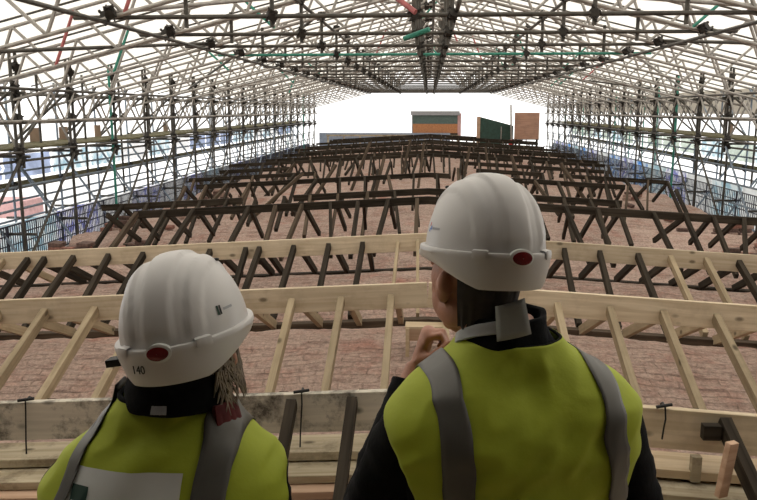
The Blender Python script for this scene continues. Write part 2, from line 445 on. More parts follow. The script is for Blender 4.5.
for k, yy in enumerate(YT):
    pr = pa if yy < 31 else pb
    t = pr if (k == 0 or (pr is pb and not pb.get('label'))) else copy_tree(pr)
    t.location = (0, yy, 0)
    tag(t, 'overhead lattice roof truss of grey tubes, %s of those in view counted from the nearest' % ORD[k], 'roof truss', 'lattice trusses across the temporary roof')
    for ch in t.children:
        nm = ch.name.split('.')[0]
        if nm in ('lacing', 'bottom_chord', 'top_chord', 'tie'):
            ch.material_slots[0].link = 'OBJECT'
            r_ = random.random()
            if nm == 'tie': mt = M['tube_green'] if k == 3 else M['tube_dark']
            elif nm == 'lacing' and yy < 31: mt = M['tube_green'] if r_ < .05 else M['tube_red'] if r_ < .07 else M['tube_warm'] if r_ < .4 else M['tube']
            else: mt = M['tube_warm'] if r_ < .35 else M['tube']
            ch.material_slots[0].material = mt
# long purlin tubes under the trusses
def long_tube(label, p, q, r=TR, mat='tube_dark', name='scaffold_tube', group=None, n=8):
    c = (Vector(p)+Vector(q))/2
    o = MB().tube(Vector(p)-c, Vector(q)-c, r, n).build(name, M[mat], None, True); o.location = c
    return tag(o, label, 'scaffold tube', group)
G1 = 'long purlin tubes under the roof trusses'
long_tube('dark lengthwise purlin tube running under the left slope near the tie ends', (-3.82, 6.5, chord_z(3.82)-.05), (-3.82, 49.5, chord_z(3.82)-.05), group=G1)
long_tube('dark lengthwise purlin tube running under the right slope near the tie ends', (3.82, 6.5, chord_z(3.82)-.05), (3.82, 49.5, chord_z(3.82)-.05), group=G1)
long_tube('dark lengthwise purlin tube halfway up the left roof slope', (-1.87, 8, chord_z(1.87)-.05), (-1.87, 49.5, chord_z(1.87)-.05), group=G1)
long_tube('dark lengthwise purlin tube halfway up the right roof slope', (1.87, 8, chord_z(1.87)-.05), (1.87, 49.5, chord_z(1.87)-.05), group=G1)
long_tube('dark lengthwise ridge tube under the roof apex beside the king posts', (.05, 8, chord_z(0)-.06), (.05, 49.5, chord_z(0)-.06), group=G1)
long_tube('grey lengthwise tube resting above the tie tubes along the middle', (.30, 8.5, 3.14), (.30, 49.5, 3.14), group=G1)
# plan bracing between trusses
G2 = 'slanting braces in the roof slopes'
k = 0
for sx, side in ((-1, 'left'), (1, 'right')):
    for j, (xa, xb, ya, yb) in enumerate([(5.6, 3.8, 9.1, 13.3), (3.8, 1.9, 9.1, 11.2), (1.87, 3.82, 13.3, 17.5), (3.8, 6.2, 15.4, 19.6), (1.9, .2, 11.2, 15.4), (3.8, 1.9, 19.6, 23.8), (6.0, 3.9, 21.7, 25.9), (1.9, 3.8, 25.9, 30.1)]):
        long_tube('slanting tube brace under the %s roof slope, %s from the camera' % (side, ORD[j]), (sx*xa, ya, chord_z(xa)+.06), (sx*xb, yb, chord_z(xb)+.06), TR, random.choice(['tube_warm', 'tube_dark', 'tube_dark', 'tube']), 'roof_brace', G2)
# painted tube stubs at the middle of the nearest trusses
long_tube('short red painted tube clamped beside the king post overhead', (-.45, 9.25, 3.32), (-.18, 9.05, 3.1), .032, 'tube_red')
long_tube('short green painted tube stub sticking out beside the king post', (-.32, 9.4, 2.84), (-.02, 9.25, 2.93), .03, 'tube_green')

# ------------------------------------------------------------------ side scaffolds
def make_frame(sx):
    t = empty('scaffold_section')
    X = lambda v: sx*v
    tube_part('standard', (X(7.4), 0, -.85), (X(7.4), 0, 3.0), .031, M['tube_dark'], t)
    tube_part('standard', (X(7.4), .19, .95), (X(7.4), .19, 3.02), .031, M['tube_dark'], t)
    tube_part('standard', (X(8.75), .05, -.85), (X(8.75), .05, 2.62), TR, M['tube_blue'], t)
    tube_part('standard', (X(8.1), .12, -.85), (X(8.1), .12, 2.8), .028, M['tube_dark'], t)
    tube_part('diagonal', (X(7.45), .15, 1.25), (X(8.1), .15, 2.7), TR, M['tube_warm'], t)
    for z in (1.17, 2.3, -.25, 1.78): tube_part('transom', (X(7.2), .06, z), (X(8.95), .06, z), TR, M['tube_dark'], t)
    tube_part('diagonal', (X(7.45), -.05, -.7), (X(8.7), -.05, 1.1), TR, M['tube_blue'], t)
    tube_part('diagonal', (X(8.7), -.05, 1.25), (X(7.45), -.05, 2.3), TR, M['tube_dark'], t)
    MB().box((X(7.4), 0, -.845), (.15, .15, .01)).build('base_plate', M['coupler'], t)
    for z in (2.38, 2.2, 1.85, 1.27, 1.1, 2.75): coupler(t, (X(7.37), random.uniform(-.03, .12), z), 1.35)
    for z in (1.25, .4): coupler(t, (X(8.72), .05, z), 1.2)
    return t
BAY = [11.2+2.1*k for k in range(19)]
for sx, side in ((-1, 'left'), (1, 'right')):
    ys_ = BAY
    p0 = None
    for k, yy in enumerate(ys_):
        t = p0 if p0 and k == 0 else (copy_tree(p0) if p0 else make_frame(sx))
        if not p0: p0 = t
        t.location = (0, yy, 0)
        tag(t, 'upright tube frame of the %s side scaffold, %s counted from the camera' % (side, ORD[k]), 'scaffold frame', 'upright frames of the %s side scaffold' % side)
        for ch in t.children:
            if ch.name.startswith('standard') and random.random() < .05:
                ch.material_slots[0].link = 'OBJECT'; ch.material_slots[0].material = M['tube_green']
    y0, y1 = ys_[0]-1.2, 49.6
    G3 = 'long ledgers of the %s side scaffold' % side
    def LT(lbl, x, z, mat='tube_dark', r=.0245): long_tube(lbl % side, (sx*x, y0, z), (sx*x, y1, z), r, mat, 'scaffold_ledger', G3)
    LT('long dark inner ledger at the lift boards of the %s scaffold', 7.33, 1.25)
    LT('long ledger just below the lift boards of the %s scaffold', 7.46, 1.08)
    LT('long outer ledger carrying the lift boards of the %s scaffold', 8.7, 1.22)
    LT('outer guard rail above the lift boards of the %s scaffold', 8.7, 1.72, 'tube')
    LT('outer eaves ledger of the %s scaffold under the sheeting', 8.7, 2.35)
    LT('low outer rail of the %s scaffold just over the guard panels', 8.7, -.28, 'tube_blue')
    LT('inner rail of the %s scaffold at knee height above the vault edge', 7.47, .22, 'tube_blue')
    LT('inner rail of the %s scaffold half way to the lift boards', 7.47, .62, 'tube_blue')
    LT('outer rail of the %s scaffold in front of the upper netting', 8.68, .72, 'tube_blue')
    LT('middle outer rail of the %s scaffold above the lower guards', 8.7, .12, 'tube_blue')
    # eaves lattice girder
    g = empty('lattice_girder', (0, 0, 0))
    tag(g, 'lattice girder running along the eaves of the %s side scaffold' % side, 'lattice girder')
    tube_part('top_chord', (sx*7.3, y0, 2.375), (sx*7.3, y1, 2.375), .028, M['tube_dark'], g)
    tube_part('bottom_chord', (sx*7.3, y0, 1.8), (sx*7.3, y1, 1.8), TR, M['tube'], g)
    zz = y0; up = False; m = MB(); n_ = 0
    while zz < y1-.6:
        a, b = (sx*7.3, zz, 2.375 if up else 1.8), (sx*7.3, zz+.5, 1.8 if up else 2.375)
        if zz < 34: tube_part('lacing', a, b, .02, M['tube'], g, 6)
        else: m.tube(a, b, .02, 5)
        zz += .5; up = not up
    o = m.build('lacing', M['tube'], g, True); o['kind'] = 'stuff'
    for k in range(len(ys_)-1):
        ya, yb = ys_[k], ys_[k+1]
        long_tube('steep brace below the lift boards in bay %s of the %s scaffold' % (ORD[k], side), (sx*7.34, ya+.02, -.72), (sx*7.34, yb-.02, 1.12), TR, random.choice(['tube_dark', 'tube_blue', 'tube_dark']), 'scaffold_brace', 'braces below the lift boards')
        long_tube('slanting inner brace above the lift boards in bay %s of the %s scaffold' % (ORD[k], side), (sx*7.45, ya+.1, 1.3), (sx*7.45, yb-.3, 2.36), TR, random.choice(['tube_dark', 'tube_warm']), 'scaffold_brace', 'braces above the lift boards')
        long_tube('slanting outer brace above the lift boards in bay %s of the %s scaffold' % (ORD[k], side), (sx*8.66, ya, 1.3), (sx*8.66, yb, 2.55), TR, random.choice(['tube_dark', 'tube_blue', 'tube']), 'scaffold_brace', 'outer braces above the lift boards')
        if k % 2 == 0:
            long_tube('slanting outer brace behind the netting in bay %s of the %s scaffold' % (ORD[k], side), (sx*8.64, yb, -.7), (sx*8.64, ya, 1.0), .02, 'tube_blue', 'scaffold_brace', 'outer braces below the lift boards')
    # lift boards
    bm_ = MB().box((0, 0, 0), (.225, 4.1, .038)).mesh('scaffold_board', M['olive'])
    yy = y0+2.1; j = 0
    while yy < y1:
        for q in range(4):
            o = link('scaffold_board', bm_, None, (sx*(7.62+q*.26), yy, 1.3+.004*q))
            tag(o, 'grey scaffold board laid lengthwise on the lift of the %s side scaffold' % side, 'scaffold board', 'boards on the %s scaffold lift' % side)
        yy += 4.2; j += 1
    # lower outer toe boards (the olive band)
    tm = MB().box((0, 0, 0), (.05, 2.06, .17)).mesh('toe_board', M['olive'])
    for k in range(len(ys_)-1):
        o = link('toe_board', tm, None, (sx*8.82, ys_[k]+1.05, .41)); 
        tag(o, 'olive edge board under the netting in bay %s of the %s scaffold' % (ORD[k], side), 'edge board', 'edge boards of the %s scaffold' % side)
    # upper netting panels
    up_l = ['net_blue', 'net_blue', 'net_blue', 'net_pale', 'net_pale', 'net_white', 'net_pale', 'net_white']
    up_r = ['net_leaf', 'net_leaf', 'net_white', 'net_leaf', 'net_pale', 'net_leaf', 'net_pale', 'net_leaf']
    cname = {'net_sky': 'bright blue', 'net_blue': 'blue grey', 'net_pale': 'pale teal', 'net_white': 'white', 'net_green': 'sea green', 'net_purple': 'violet blue', 'net_leaf': 'pale grey green'}
    def panel(x, y, z, ly, lz, mat):
        r_ = []
        for i in range(13):
            u = i/12
            r_.append([(sx*(.03*math.sin(u*9+y)*math.sin(v*2.5)), -ly/2+u*ly, -lz/2+v/6*lz) for v in range(7)])
        o = MB().grid(r_).build('debris_netting', M[mat], None, True); o.location = (sx*x, y, z); return o
    for k in range(len(ys_)-1):
        mt = (up_l if sx < 0 else up_r)[k % 8]
        o = panel(8.92, ys_[k]+1.05, .8, 2.0, .5, mt)
        tag(o, '%s netting sheet above the edge board in bay %s of the %s scaffold' % (cname[mt], ORD[k], side), 'netting', 'upper netting sheets of the %s scaffold' % side)
    if sx < 0:
        # brick guards
        m = MB(); W, H = 2.04, .74
        for i in range(2): m.box((0, 0, -H/2+.012+i*(H-.024)), (.02, W, .03))
        for i in range(1, 4): m.box((0, 0, -H/2+i*H/4), (.014, W, .022))
        nb = 26
        for i in range(nb+1): m.box((0, -W/2+i*W/nb, 0), (.014, .015 if i % 13 else .04, H))
        gm = m.mesh('brick_guard', M['guard'])
        for k in range(len(ys_)-1):
            o = link('brick_guard', gm, None, (-7.72, ys_[k]+1.05, -.47))
            tag(o, 'blue black slotted guard panel at the foot of bay %s of the left scaffold' % ORD[k], 'guard panel', 'slotted guard panels of the left scaffold')
            mt = ['net_white', 'net_purple', 'net_pale', 'net_white', 'net_purple'][k % 5] if k > 3 else ['net_white', 'net_pale', 'net_purple', 'net_white'][k]
            o = panel(7.85, ys_[k]+1.05, -.46, 2.08, .72, mt)
            tag(o, '%s netting sheet behind the slotted guard in bay %s of the left scaffold' % (cname[mt], ORD[k]), 'netting', 'lower netting sheets of the left scaffold')
    else:
        for k in range(len(ys_)-1):
            mt = ['net_purple', 'net_green', 'net_purple', 'net_white', 'net_pale', 'net_white', 'net_purple', 'net_pale', 'net_sky', 'net_purple', 'net_sky', 'net_white', 'net_purple', 'net_sky', 'net_pale', 'net_sky', 'net_purple'][k % 17]
            o = panel(7.85, ys_[k]+1.05, -.34, 2.08, .98, mt)
            tag(o, '%s netting sheet at the foot of bay %s of the right scaffold' % (cname[mt], ORD[k]), 'netting', 'lower netting sheets of the right scaffold')
        m = MB(); W, H = 2.04, .84
        for i in range(5): m.box((0, 0, -H/2+.012+i*(H-.024)/4), (.02, W, .022))
        for i in range(19): m.box((0, -W/2+i*W/18, 0), (.014, .016 if i % 9 else .04, H))
        gm = m.mesh('brick_guard', M['guard'])
        for k in range(len(ys_)-1):
            o = link('brick_guard', gm, None, (7.72, ys_[k]+1.05, -.42))
            tag(o, 'dark barred guard panel at the foot of bay %s of the right scaffold' % ORD[k], 'guard panel', 'barred guard panels of the right scaffold')
        LT('second low outer rail of the %s scaffold in front of the netting', 7.62, -.3, 'tube_blue')
# brown boards on the left lift
for k, (yy, ww) in enumerate([(14.3, .26), (16.05, .42), (17.35, .40), (19.2, .34), (24.3, .4)]):
    o = MB().box((0, 0, 0), (.02, ww, .30)).build('board_panel', M['cardboard']); o.location = (-8.5, yy, 1.47)
    tag(o, 'square brown board standing on the left scaffold lift, %s from the camera' % ORD[k], 'board', 'brown boards on the left lift')
for k, (yy, ww) in enumerate([(18.9, .30), (22.4, .3)]):
    o = MB().box((0, 0, 0), (.02, ww, .30)).build('board_panel', M['cardboard']); o.location = (8.5, yy, 1.47)
    tag(o, 'brown board standing on the right scaffold lift, %s from the camera' % ORD[k], 'board', 'brown boards on the right lift')

# ------------------------------------------------------------------ timber rafter frames
RAF = {}
def rafter_mesh(L, w=.05, d=.085):
    key = (round(L, 2), w, d)
    if key not in RAF:
        m = MB().box((L/2, 0, 0), (L, w, d)); RAF[key] = m.mesh('rafter')
        RAF[key].materials.append(M['dark'])
    return RAF[key]
def board(name, x0, x1, yy, ztop, hgt, thk, mat, parent, drop=None):
    """a board between x0 and x1 whose top edge follows the camber"""
    z0, z1 = ztop-CAMB*abs(x0), ztop-CAMB*abs(x1)
    L = math.hypot(x1-x0, z1-z0)
    o = MB().box((0, 0, -hgt/2), (L, thk, hgt)).build(name, mat, parent)
    o.location = ((x0+x1)/2, yy, (z0+z1)/2); o.rotation_euler = (0, -math.atan2(z1-z0, x1-x0), 0)
    return bevel(o, .003)
def rafter(parent, x, zt, front, L, ang, mat, w=.05, d=.085, skew=0):
    o = link('rafter', rafter_mesh(L, w, d), parent, None, mat)
    s = -1 if front else 1
    o.location = (x, s*.03, zt-CAMB*abs(x))
    dirv = Vector((skew, s*math.cos(ang), -math.sin(ang)))
    o.rotation_euler = dirv.to_track_quat('X', 'Z').to_euler()
    return o
def frame_row(i, yy, ztop, segs, label, hgt, thk, bmat, raf, att=.045):
    t = empty('rafter_frame', (0, yy, 0))
    tag(t, label, 'roof frame', 'rafter frames across the vaults')
    for (a, b, mt) in segs: board('ridge_board', a, b, 0, ztop, hgt, thk, M[mt], t)
    for (x, front, L, ang, mt, w_, d_, sk) in raf: rafter(t, x, ztop-att, front, L, ang, M[mt], w_, d_, sk)
    return t
LONG = 1.37; ANG = R(25.3)
# nearest frame: weathered board left, yellow board right, only a few dark struts in front
frame_row(0, 3.96, .50, [(-4.6, -.01, 'pale_grey'), (.01, 4.6, 'board')], 'nearest timber frame with stained grey ridge board, just beyond the two visitors', .225, .045, 'pale', [
    (-.74, True, .40, R(33), 'dark', .055, .07, -.02), (-.405, True, 1.25, R(29), 'dark', .055, .075, -.02), (1.58, True, 1.3, R(29), 'dark', .06, .085, .08),
    (-3.2, True, 1.2, R(29), 'dark', .05, .08, 0)] + [(x*.45+.1, False, LONG, ANG, 'old', .05, .085, 0) for x in range(-9, 10)])
fr = []
for x in [-6.2, -5.75, -5.3, -4.83, -4.38, -3.915, -3.47, -3.0, -2.55, -2.11, -1.68, -1.2, -.76, -.32, .15, .6, 1.12, 1.57, 2.02, 2.47, 2.92, 3.4, 3.85, 4.3, 4.8, 5.25, 5.7]:
    fr.append((x, True, LONG, R(23.3), 'pale_raf', .055, .09, random.uniform(-.01, .01)))
    fr.append((x+.05, False, LONG, R(24.5), 'pale_raf', .055, .09, random.uniform(-.01, .01)))
frame_row(1, 6.52, .515, [(-6.3, -.01, 'board'), (.01, 6.3, 'board')], 'second timber frame from the camera, all new pale boards and pale rafters', .225, .045, 'pale', fr, .125)
fr = []
for x in [-5.9, -5.38, -5.05, -4.83, -4.45, -4.0, -3.55, -3.1, -2.7, -2.25, -2.08, -1.65, -1.22, -.8, -.37, -.13, .35, .8, 1.2, 1.63, 2.05, 2.5, 2.88, 3.3, 3.68, 4.1, 4.55, 5.0, 5.5]:
    pale = (-.5 < x < 0) or (2.8 < x < 3.4) or (-5.5 < x < -5.2)
    fr.append((x, True, LONG, ANG, 'pale_raf' if pale else 'dark', .035 if -.5 < x < 0 else .055, .07 if -.5 < x < 0 else .085, random.uniform(-.03, .03)))
    if not -.5 < x < 0: fr.append((x+.06, False, LONG, ANG, 'pale_raf' if x in (1.2, -5.38) else 'dark', .055, .085, random.uniform(-.03, .03)))
frame_row(2, 9.15, .53, [(-6.5, -.01, 'board'), (.01, 6.5, 'board')], 'third timber frame, pale ridge board on old dark rafters with few pale ones', .215, .045, 'pale', fr, .10)
old_rows = {
 3: (.68, [(-4.72, .3), (.3, 6.1)], 'long dark frame just behind the last pale ridge board'),
 4: (.545, [(-6.4, -3.6), (-2.6, .35), (1.65, 3.6)], 'broken dark frame with a short ridge beam in three lengths, fifth from the camera'),
 5: (.63, [(-5.3, .45), (1.5, 4.3)], 'dark timber frame sixth from the camera, ridge beam with a gap at the middle'),
 6: (.60, [(-6.3, -2.9), (1.2, 2.9), (3.3, 6.0)], 'dark timber frame seventh from the camera, lacking its middle beam'),
 7: (.60, [(-6.2, -4.1), (1.0, 5.0)], 'dark timber frame eighth from the camera, mostly missing on the left'),
 8: (.62, [(-6.6, 3.0), (3.2, 5.6)], 'dark timber frame ninth from the camera, long beam passing the left brick edge'),
}
for i, yy in enumerate(ROWY):
    if i < 3: continue
    if i in old_rows: zt, sg, lab = old_rows[i]
    else:
        zt = .56+random.uniform(0, .08); a = -6.3+random.uniform(0, .8); b = 6.2-random.uniform(0, .8); c = random.uniform(-1.5, 1.5)
        sg = [(a, c), (c+random.choice([.02, .02, .8]), b)]; lab = 'old dark rafter frame on the far vaults, %s counted from the camera' % ORD[i]
    segs = []
    for a, b in sg:
        if a < -.1 and b > .1: segs += [(a, 0, 'dark'), (0, b, 'dark')]
        else: segs.append((a, b, 'dark'))
    fr = []; x = -6.2+random.uniform(0, .3); st = .455 if i == 3 else .52 if i < 9 else .6 if i < 12 else .75
    while x < 6.2:
        inside = any(a-.15 < x < b+.15 for a, b in sg)
        if inside or random.random() < .45:
            L = LONG*random.choice([1, 1, 1, .98]) if inside else random.uniform(.7, 1.3)
            sk = random.choice([0, 0, random.uniform(-.12, .12), random.uniform(-.3, .3)])
            mt = random.choice(['dark', 'dark', 'dark', 'old'])
            if random.random() < .93: fr.append((x, True, L, ANG*random.uniform(1.0, 1.12), mt, random.choice([.05, .06]), .08, sk))
            if random.random() < (.85 if i == 3 else .5): fr.append((x+random.uniform(-.08, .1), False, L, ANG*random.uniform(1.0, 1.15), 'dark', .05, .08, random.uniform(-.1, .1)))
        x += st*random.uniform(.9, 1.1)
    frame_row(i, yy, zt, segs, lab, random.uniform(.10, .13), .06, 'dark', fr)
# plates lying in the valleys between vaults
for i, yy in enumerate(ROWY[:-1]):
    ym = yy+1.31
    t = empty('valley_plate', (0, ym, 0))
    tag(t, 'timber plate lying in the brick valley behind the %s frame from the camera' % ORD[i], 'timber plate', 'timber plates in the brick valleys')
    mt = 'plank' if i == 0 else 'old' if i == 1 else 'dark'
    for (a, b) in ((-6.4, 0), (0, 6.3)): board('plate', a, b, 0, -.17, .10, .11, M[mt], t)
# leaning odd struts on the vaults
for k, (x, yy, ln, az, el) in enumerate([(-3.9, 16.1, 1.7, 40, 35), (-2.9, 17.9, 1.5, 60, 40), (-1.4, 18.4, 1.6, 75, 50), (-.3, 20.4, 1.5, 80, 55), (.9, 21.2, 1.4, 70, 60), (2.4, 19.2, 1.3, 110, 50), (3.6, 16.9, 1.5, 120, 40), (-2.2, 21.4, 1.7, 65, 50), (1.9, 23.4, 1.5, 100, 55), (-.9, 23.2, 1.6, 70, 55), (-4.6, 20.6, 1.5, 45, 40)]):
    o = MB().box((ln/2, 0, 0), (ln, .06, .07)).build('loose_strut', M['old'])
    o.location = (x, yy, vault_z(x, yy)+.02); d = Vector((math.cos(R(az))*math.cos(R(el)), math.sin(R(az))*math.cos(R(el)), math.sin(R(el))))
    o.rotation_euler = d.to_track_quat('X', 'Z').to_euler()
    tag(o, 'old brown strut leaning loose between the dark frames, %s counted from the camera' % ORD[k], 'timber strut', 'loose struts between the old frames')

# ------------------------------------------------------------------ planks under the nearest frame
def plank(label, x0, x1, yc, ztop, wd, th_, mat='plank', rz=0):
    z0, z1 = ztop-CAMB*abs(x0), ztop-CAMB*abs(x1); L = math.hypot(x1-x0, z1-z0)
    o = MB().box((0, 0, -th_/2), (L, wd, th_)).build('plank', M[mat]); bevel(o, .003)
    o.location = ((x0+x1)/2, yc, (z0+z1)/2); o.rotation_euler = (0, -math.atan2(z1-z0, x1-x0), rz)
    tag(o, label, 'plank', 'planks stacked under the nearest ridge board'); return o
plank('pale whitish plank on top of the stack under the grey ridge board', -3.4, -.03, 3.95, .205, .23, .05)
plank('brownish plank edge, second in the stack under the grey ridge board', -3.3, -.06, 3.79, .145, .22, .045, 'plank')
plank('lowest brown plank in the stack under the grey ridge board', -3.5, -.1, 3.70, .095, .2, .045, 'pink')
plank('top plank of the stack under the yellow ridge board on the right', .03, 3.6, 3.95, .205, .23, .05, 'pale')
plank('middle plank under the yellow ridge board on the right', .08, 3.4, 3.80, .135, .22, .045, 'plank')
plank('lowest plank nearest the camera on the right, under the yellow ridge board', .05, 3.7, 3.62, .075, .22, .045, 'plank')
o = MB().box((0, 0, 0), (.06, .035, .30)).build('timber_stub', M['pink']); o.location = (1.49, 3.62, .245); o.rotation_euler = (.1, .04, .5)
tag(o, 'short pinkish upright board stub leaning beside the dark strut on the right', 'timber stub'); bevel(o, .003)
o = MB().box((0, 0, 0), (.09, .05, .08)).build('timber_block', M['dark']); o.location = (1.50, 3.88, .33)
tag(o, 'small dark timber block nailed under the yellow ridge board at right', 'timber block')
o = MB().box((0, 0, 0), (.05, .04, .14)).build('timber_block', M['plank']); o.location = (1.42, 3.84, .14)
tag(o, 'small pale spacer block between the planks at the right', 'timber block')
for k, (x, zt, ln, lab) in enumerate([(-2.26, .372, .36, 'black wire hook hanging over the grey ridge board at its far left'),
                                     (-.685, .462, .33, 'black wire hook hanging over the grey ridge board between the two visitors'),
                                     (1.27, .43, .16, 'short black wire hook on the yellow ridge board beside the man')]):
    h = empty('wire_hook', (x, 3.925, zt)); tag(h, lab, 'hook', 'black hooks on the nearest ridge board')
    MB().tube((-.045, 0, .012), (.04, .02, .02), .009, 8).build('handle', M['black'], h, True)
    MB().path([(0, .0, .012), (.003, -.012, -.05), (-.006, -.02, -ln*.6), (-.012, -.022, -ln)], .0045, 6).build('rod', M['black'], h, True)
    MB().path([(0, .0, .012), (0, .045, .02), (0, .075, .0)], .006, 6).build('clip', M['black'], h, True)

# little timber trestle on the vault beyond the man's face
t = empty('small_trestle', (-.02, 6.12, 0)); tag(t, 'small pinkish wooden trestle standing on the brick beside the man\'s face', 'trestle')
MB().box((0, 0, .155), (.32, .02, .10)).build('front_board', M['pink'], t)
MB().box((0, .07, .215), (.33, .16, .02)).build('top_board', M['pale'], t)
for x in (-.145, .145):
    for y_ in (-.012, .14): MB().box((x, y_, .09), (.03, .025, .25)).build('leg', M['pale'], t)

# ------------------------------------------------------------------ loose bricks along both edges
BRM = MB().box((0, 0, 0), (.215, .105, .068)).mesh('brick')
bmq = bmesh.new(); bmq.from_mesh(BRM); bmesh.ops.bevel(bmq, geom=bmq.edges[:], offset=.006, segments=1, affect='EDGES'); bmq.to_mesh(BRM); bmq.free()
BRM.materials.append(M['brick_red'])
def put_brick(x, y_, z, rz, side, tilt=0):
    o = link('brick', BRM, None, (x, y_, z), random.choice([M['brick_red'], M['brick_brown'], M['brick_brown'], M['brick_pale']]))
    o.rotation_euler = (random.uniform(-tilt, tilt), random.uniform(-tilt, tilt), rz)
    tag(o, 'loose old brick lying in the heaps along the %s edge of the vaults' % side, 'brick', 'loose bricks along the %s edge' % side)
def pile(x, y_, nx, ny, nz, side):
    base = min(vault_z(x+dx*.24, y_+dy*.12) for dx in range(nx) for dy in range(ny))+.0
    nz = nz+1; gone = set()
    for k in range(nz):
        for i in range(nx):
            for j in range(ny):
                if (i, j) in gone or random.random() < .10*k+.03: gone.add((i, j)); continue
                put_brick(x+i*.235+random.uniform(-.02, .02)+k*.03, y_+j*.125+random.uniform(-.01, .01), base+.045+k*.074+random.uniform(0, .004), random.uniform(-.12, .12), side, .04)
for a in [(-6.3, 12.2, 3, 2, 2), (-5.6, 11.3, 3, 2, 1), (-5.5, 13.1, 2, 2, 4), (-6.4, 14.6, 3, 2, 3), (-5.4, 18.2, 2, 1, 5), (-5.9, 20.5, 2, 1, 4)]: pile(*a, 'left')
for a in [(5.2, 12.75, 4, 2, 2), (5.4, 12.1, 3, 2, 3), (5.0, 13.3, 4, 2, 2), (5.9, 13.6, 2, 2, 4), (5.6, 14.8, 3, 2, 3), (5.2, 20.6, 2, 1, 5), (4.9, 15.8, 3, 1, 2), (5.5, 23.4, 2, 1, 5)]: pile(*a, 'right')
for k in range(26):
    sx = random.choice((-1, 1)); x = sx*random.uniform(4.9, 6.5); yy = random.uniform(9.8, 22)
    put_brick(x, yy, vault_z(x, yy)+.05, random.uniform(0, 3), 'left' if sx < 0 else 'right', .25)

# ------------------------------------------------------------------ far end
mb = MB(); mb.box((-2.9, 49.3, -.2), (8.4, .4, 1.5)); struct(mb.build('wall_far', M['blue_edge']))
t = empty('edge_rail', (-2.3, 47.3, 0)); tag(t, 'pale low timber rail along the far end of the vaults', 'rail')
MB().box((0, 0, .45), (8.2, .06, .10)).build('rail', M['plank'], t)
for k in range(9): MB().box((-4+k*1, .05, .2), (.09, .06, .5)).build('post', M['plank'], t)
c = empty('site_cabin', (.33, 49.8, .2)); tag(c, 'small site cabin with orange lower panel and grey roof at the far end', 'cabin')
MB().box((0, .6, .18), (3.0, 1.5, .30)).build('base_frame', M['black'], c)
MB().box((0, .6, .62), (2.9, 1.4, .60)).build('lower_panel', M['cab_orange'], c)
MB().box((0, .6, 1.2), (2.9, 1.4, .56)).build('upper_panel', M['cab_green'], c)
MB().box((0, .6, 1.6), (3.15, 1.6, .26)).build('roof', M['cab_grey'], c)
MB().box((1.56, -.1, .85), (.22, .1, 1.5)).build('corner_post', M['pink_wall'], c)
MB().box((-1.46, -.1, .85), (.06, .08, 1.5)).build('corner_post', M['cab_grey'], c)
t = empty('tarpaulin_shelter', (3.85, 45.2, .05)); tag(t, 'dark green tarpaulin shelter with sloping top at the far end', 'shelter')
m = MB(); P = [(-.95, 0), (1.0, 0), (1.0, 1.05), (-.9, 1.55)]
m.add([(x, 0, z) for x, z in P]+[(x, 1.4, z) for x, z in P], [(0, 1, 2, 3), (7, 6, 5, 4), (0, 4, 5, 1), (1, 5, 6, 2), (2, 6, 7, 3), (3, 7, 4, 0)])
m.build('cover', M['tarp'], t)
MB().box((-1.02, -.02, .8), (.2, .06, 1.55)).build('side_board', M['pink'], t)
MB().tube((.3, -.05, -.2), (.3, -.05, 1.0), .03).build('pole', M['tube'], t)
t = empty('plywood_screen', (5.55, 44.6, .05)); tag(t, 'tall reddish plywood screen on dark legs at the far right end', 'screen')
MB().box((0, 0, 1.05), (1.4, .06, 1.5)).build('board', M['ply'], t)
for x in (-.6, .6): MB().box((x, .05, .1), (.12, .1, .5)).build('leg', M['dark'], t)
MB().box((0, .05, .3), (1.45, .06, .08)).build('cross_rail', M['cab_grey'], t)
o = long_tube('pale upright pole beside the plywood screen at the far end', (4.72, 44.7, -.1), (4.62, 44.7, 2.3), .05, 'net_white' if False else 'tube', 'pole')
o = MB().box((0, 0, 0), (.22, .2, .4)).build('red_can', M['red']); o.location = (4.62, 44.3, .12); tag(o, 'small red can by the foot of the pale pole', 'can')

# ------------------------------------------------------------------ neighbouring buildings seen through the left scaffold
t = empty('low_building', (-21, 33, -14)); tag(t, 'low pink and white building beyond the left scaffold', 'building')
MB().box((0, 0, 5.5), (8, 34, 11)).build('wall', M['pink_wall'], t)
MB().box((0, 0, 11.15), (8.4, 34.4, .3)).build('roof', M['white_wall'], t)
for k in range(3): MB().box((2.2, -15.0+k*7.5, 11.6), (2, 1.7, .9)).build('roof_hut', M['pink_wall'], t)
for k in range(10):
    MB().box((4.02, -15+k*3.3, 9.4), (.08, 1.4, 1.7)).build('window', M['glass_dark'], t)

exec_people = True
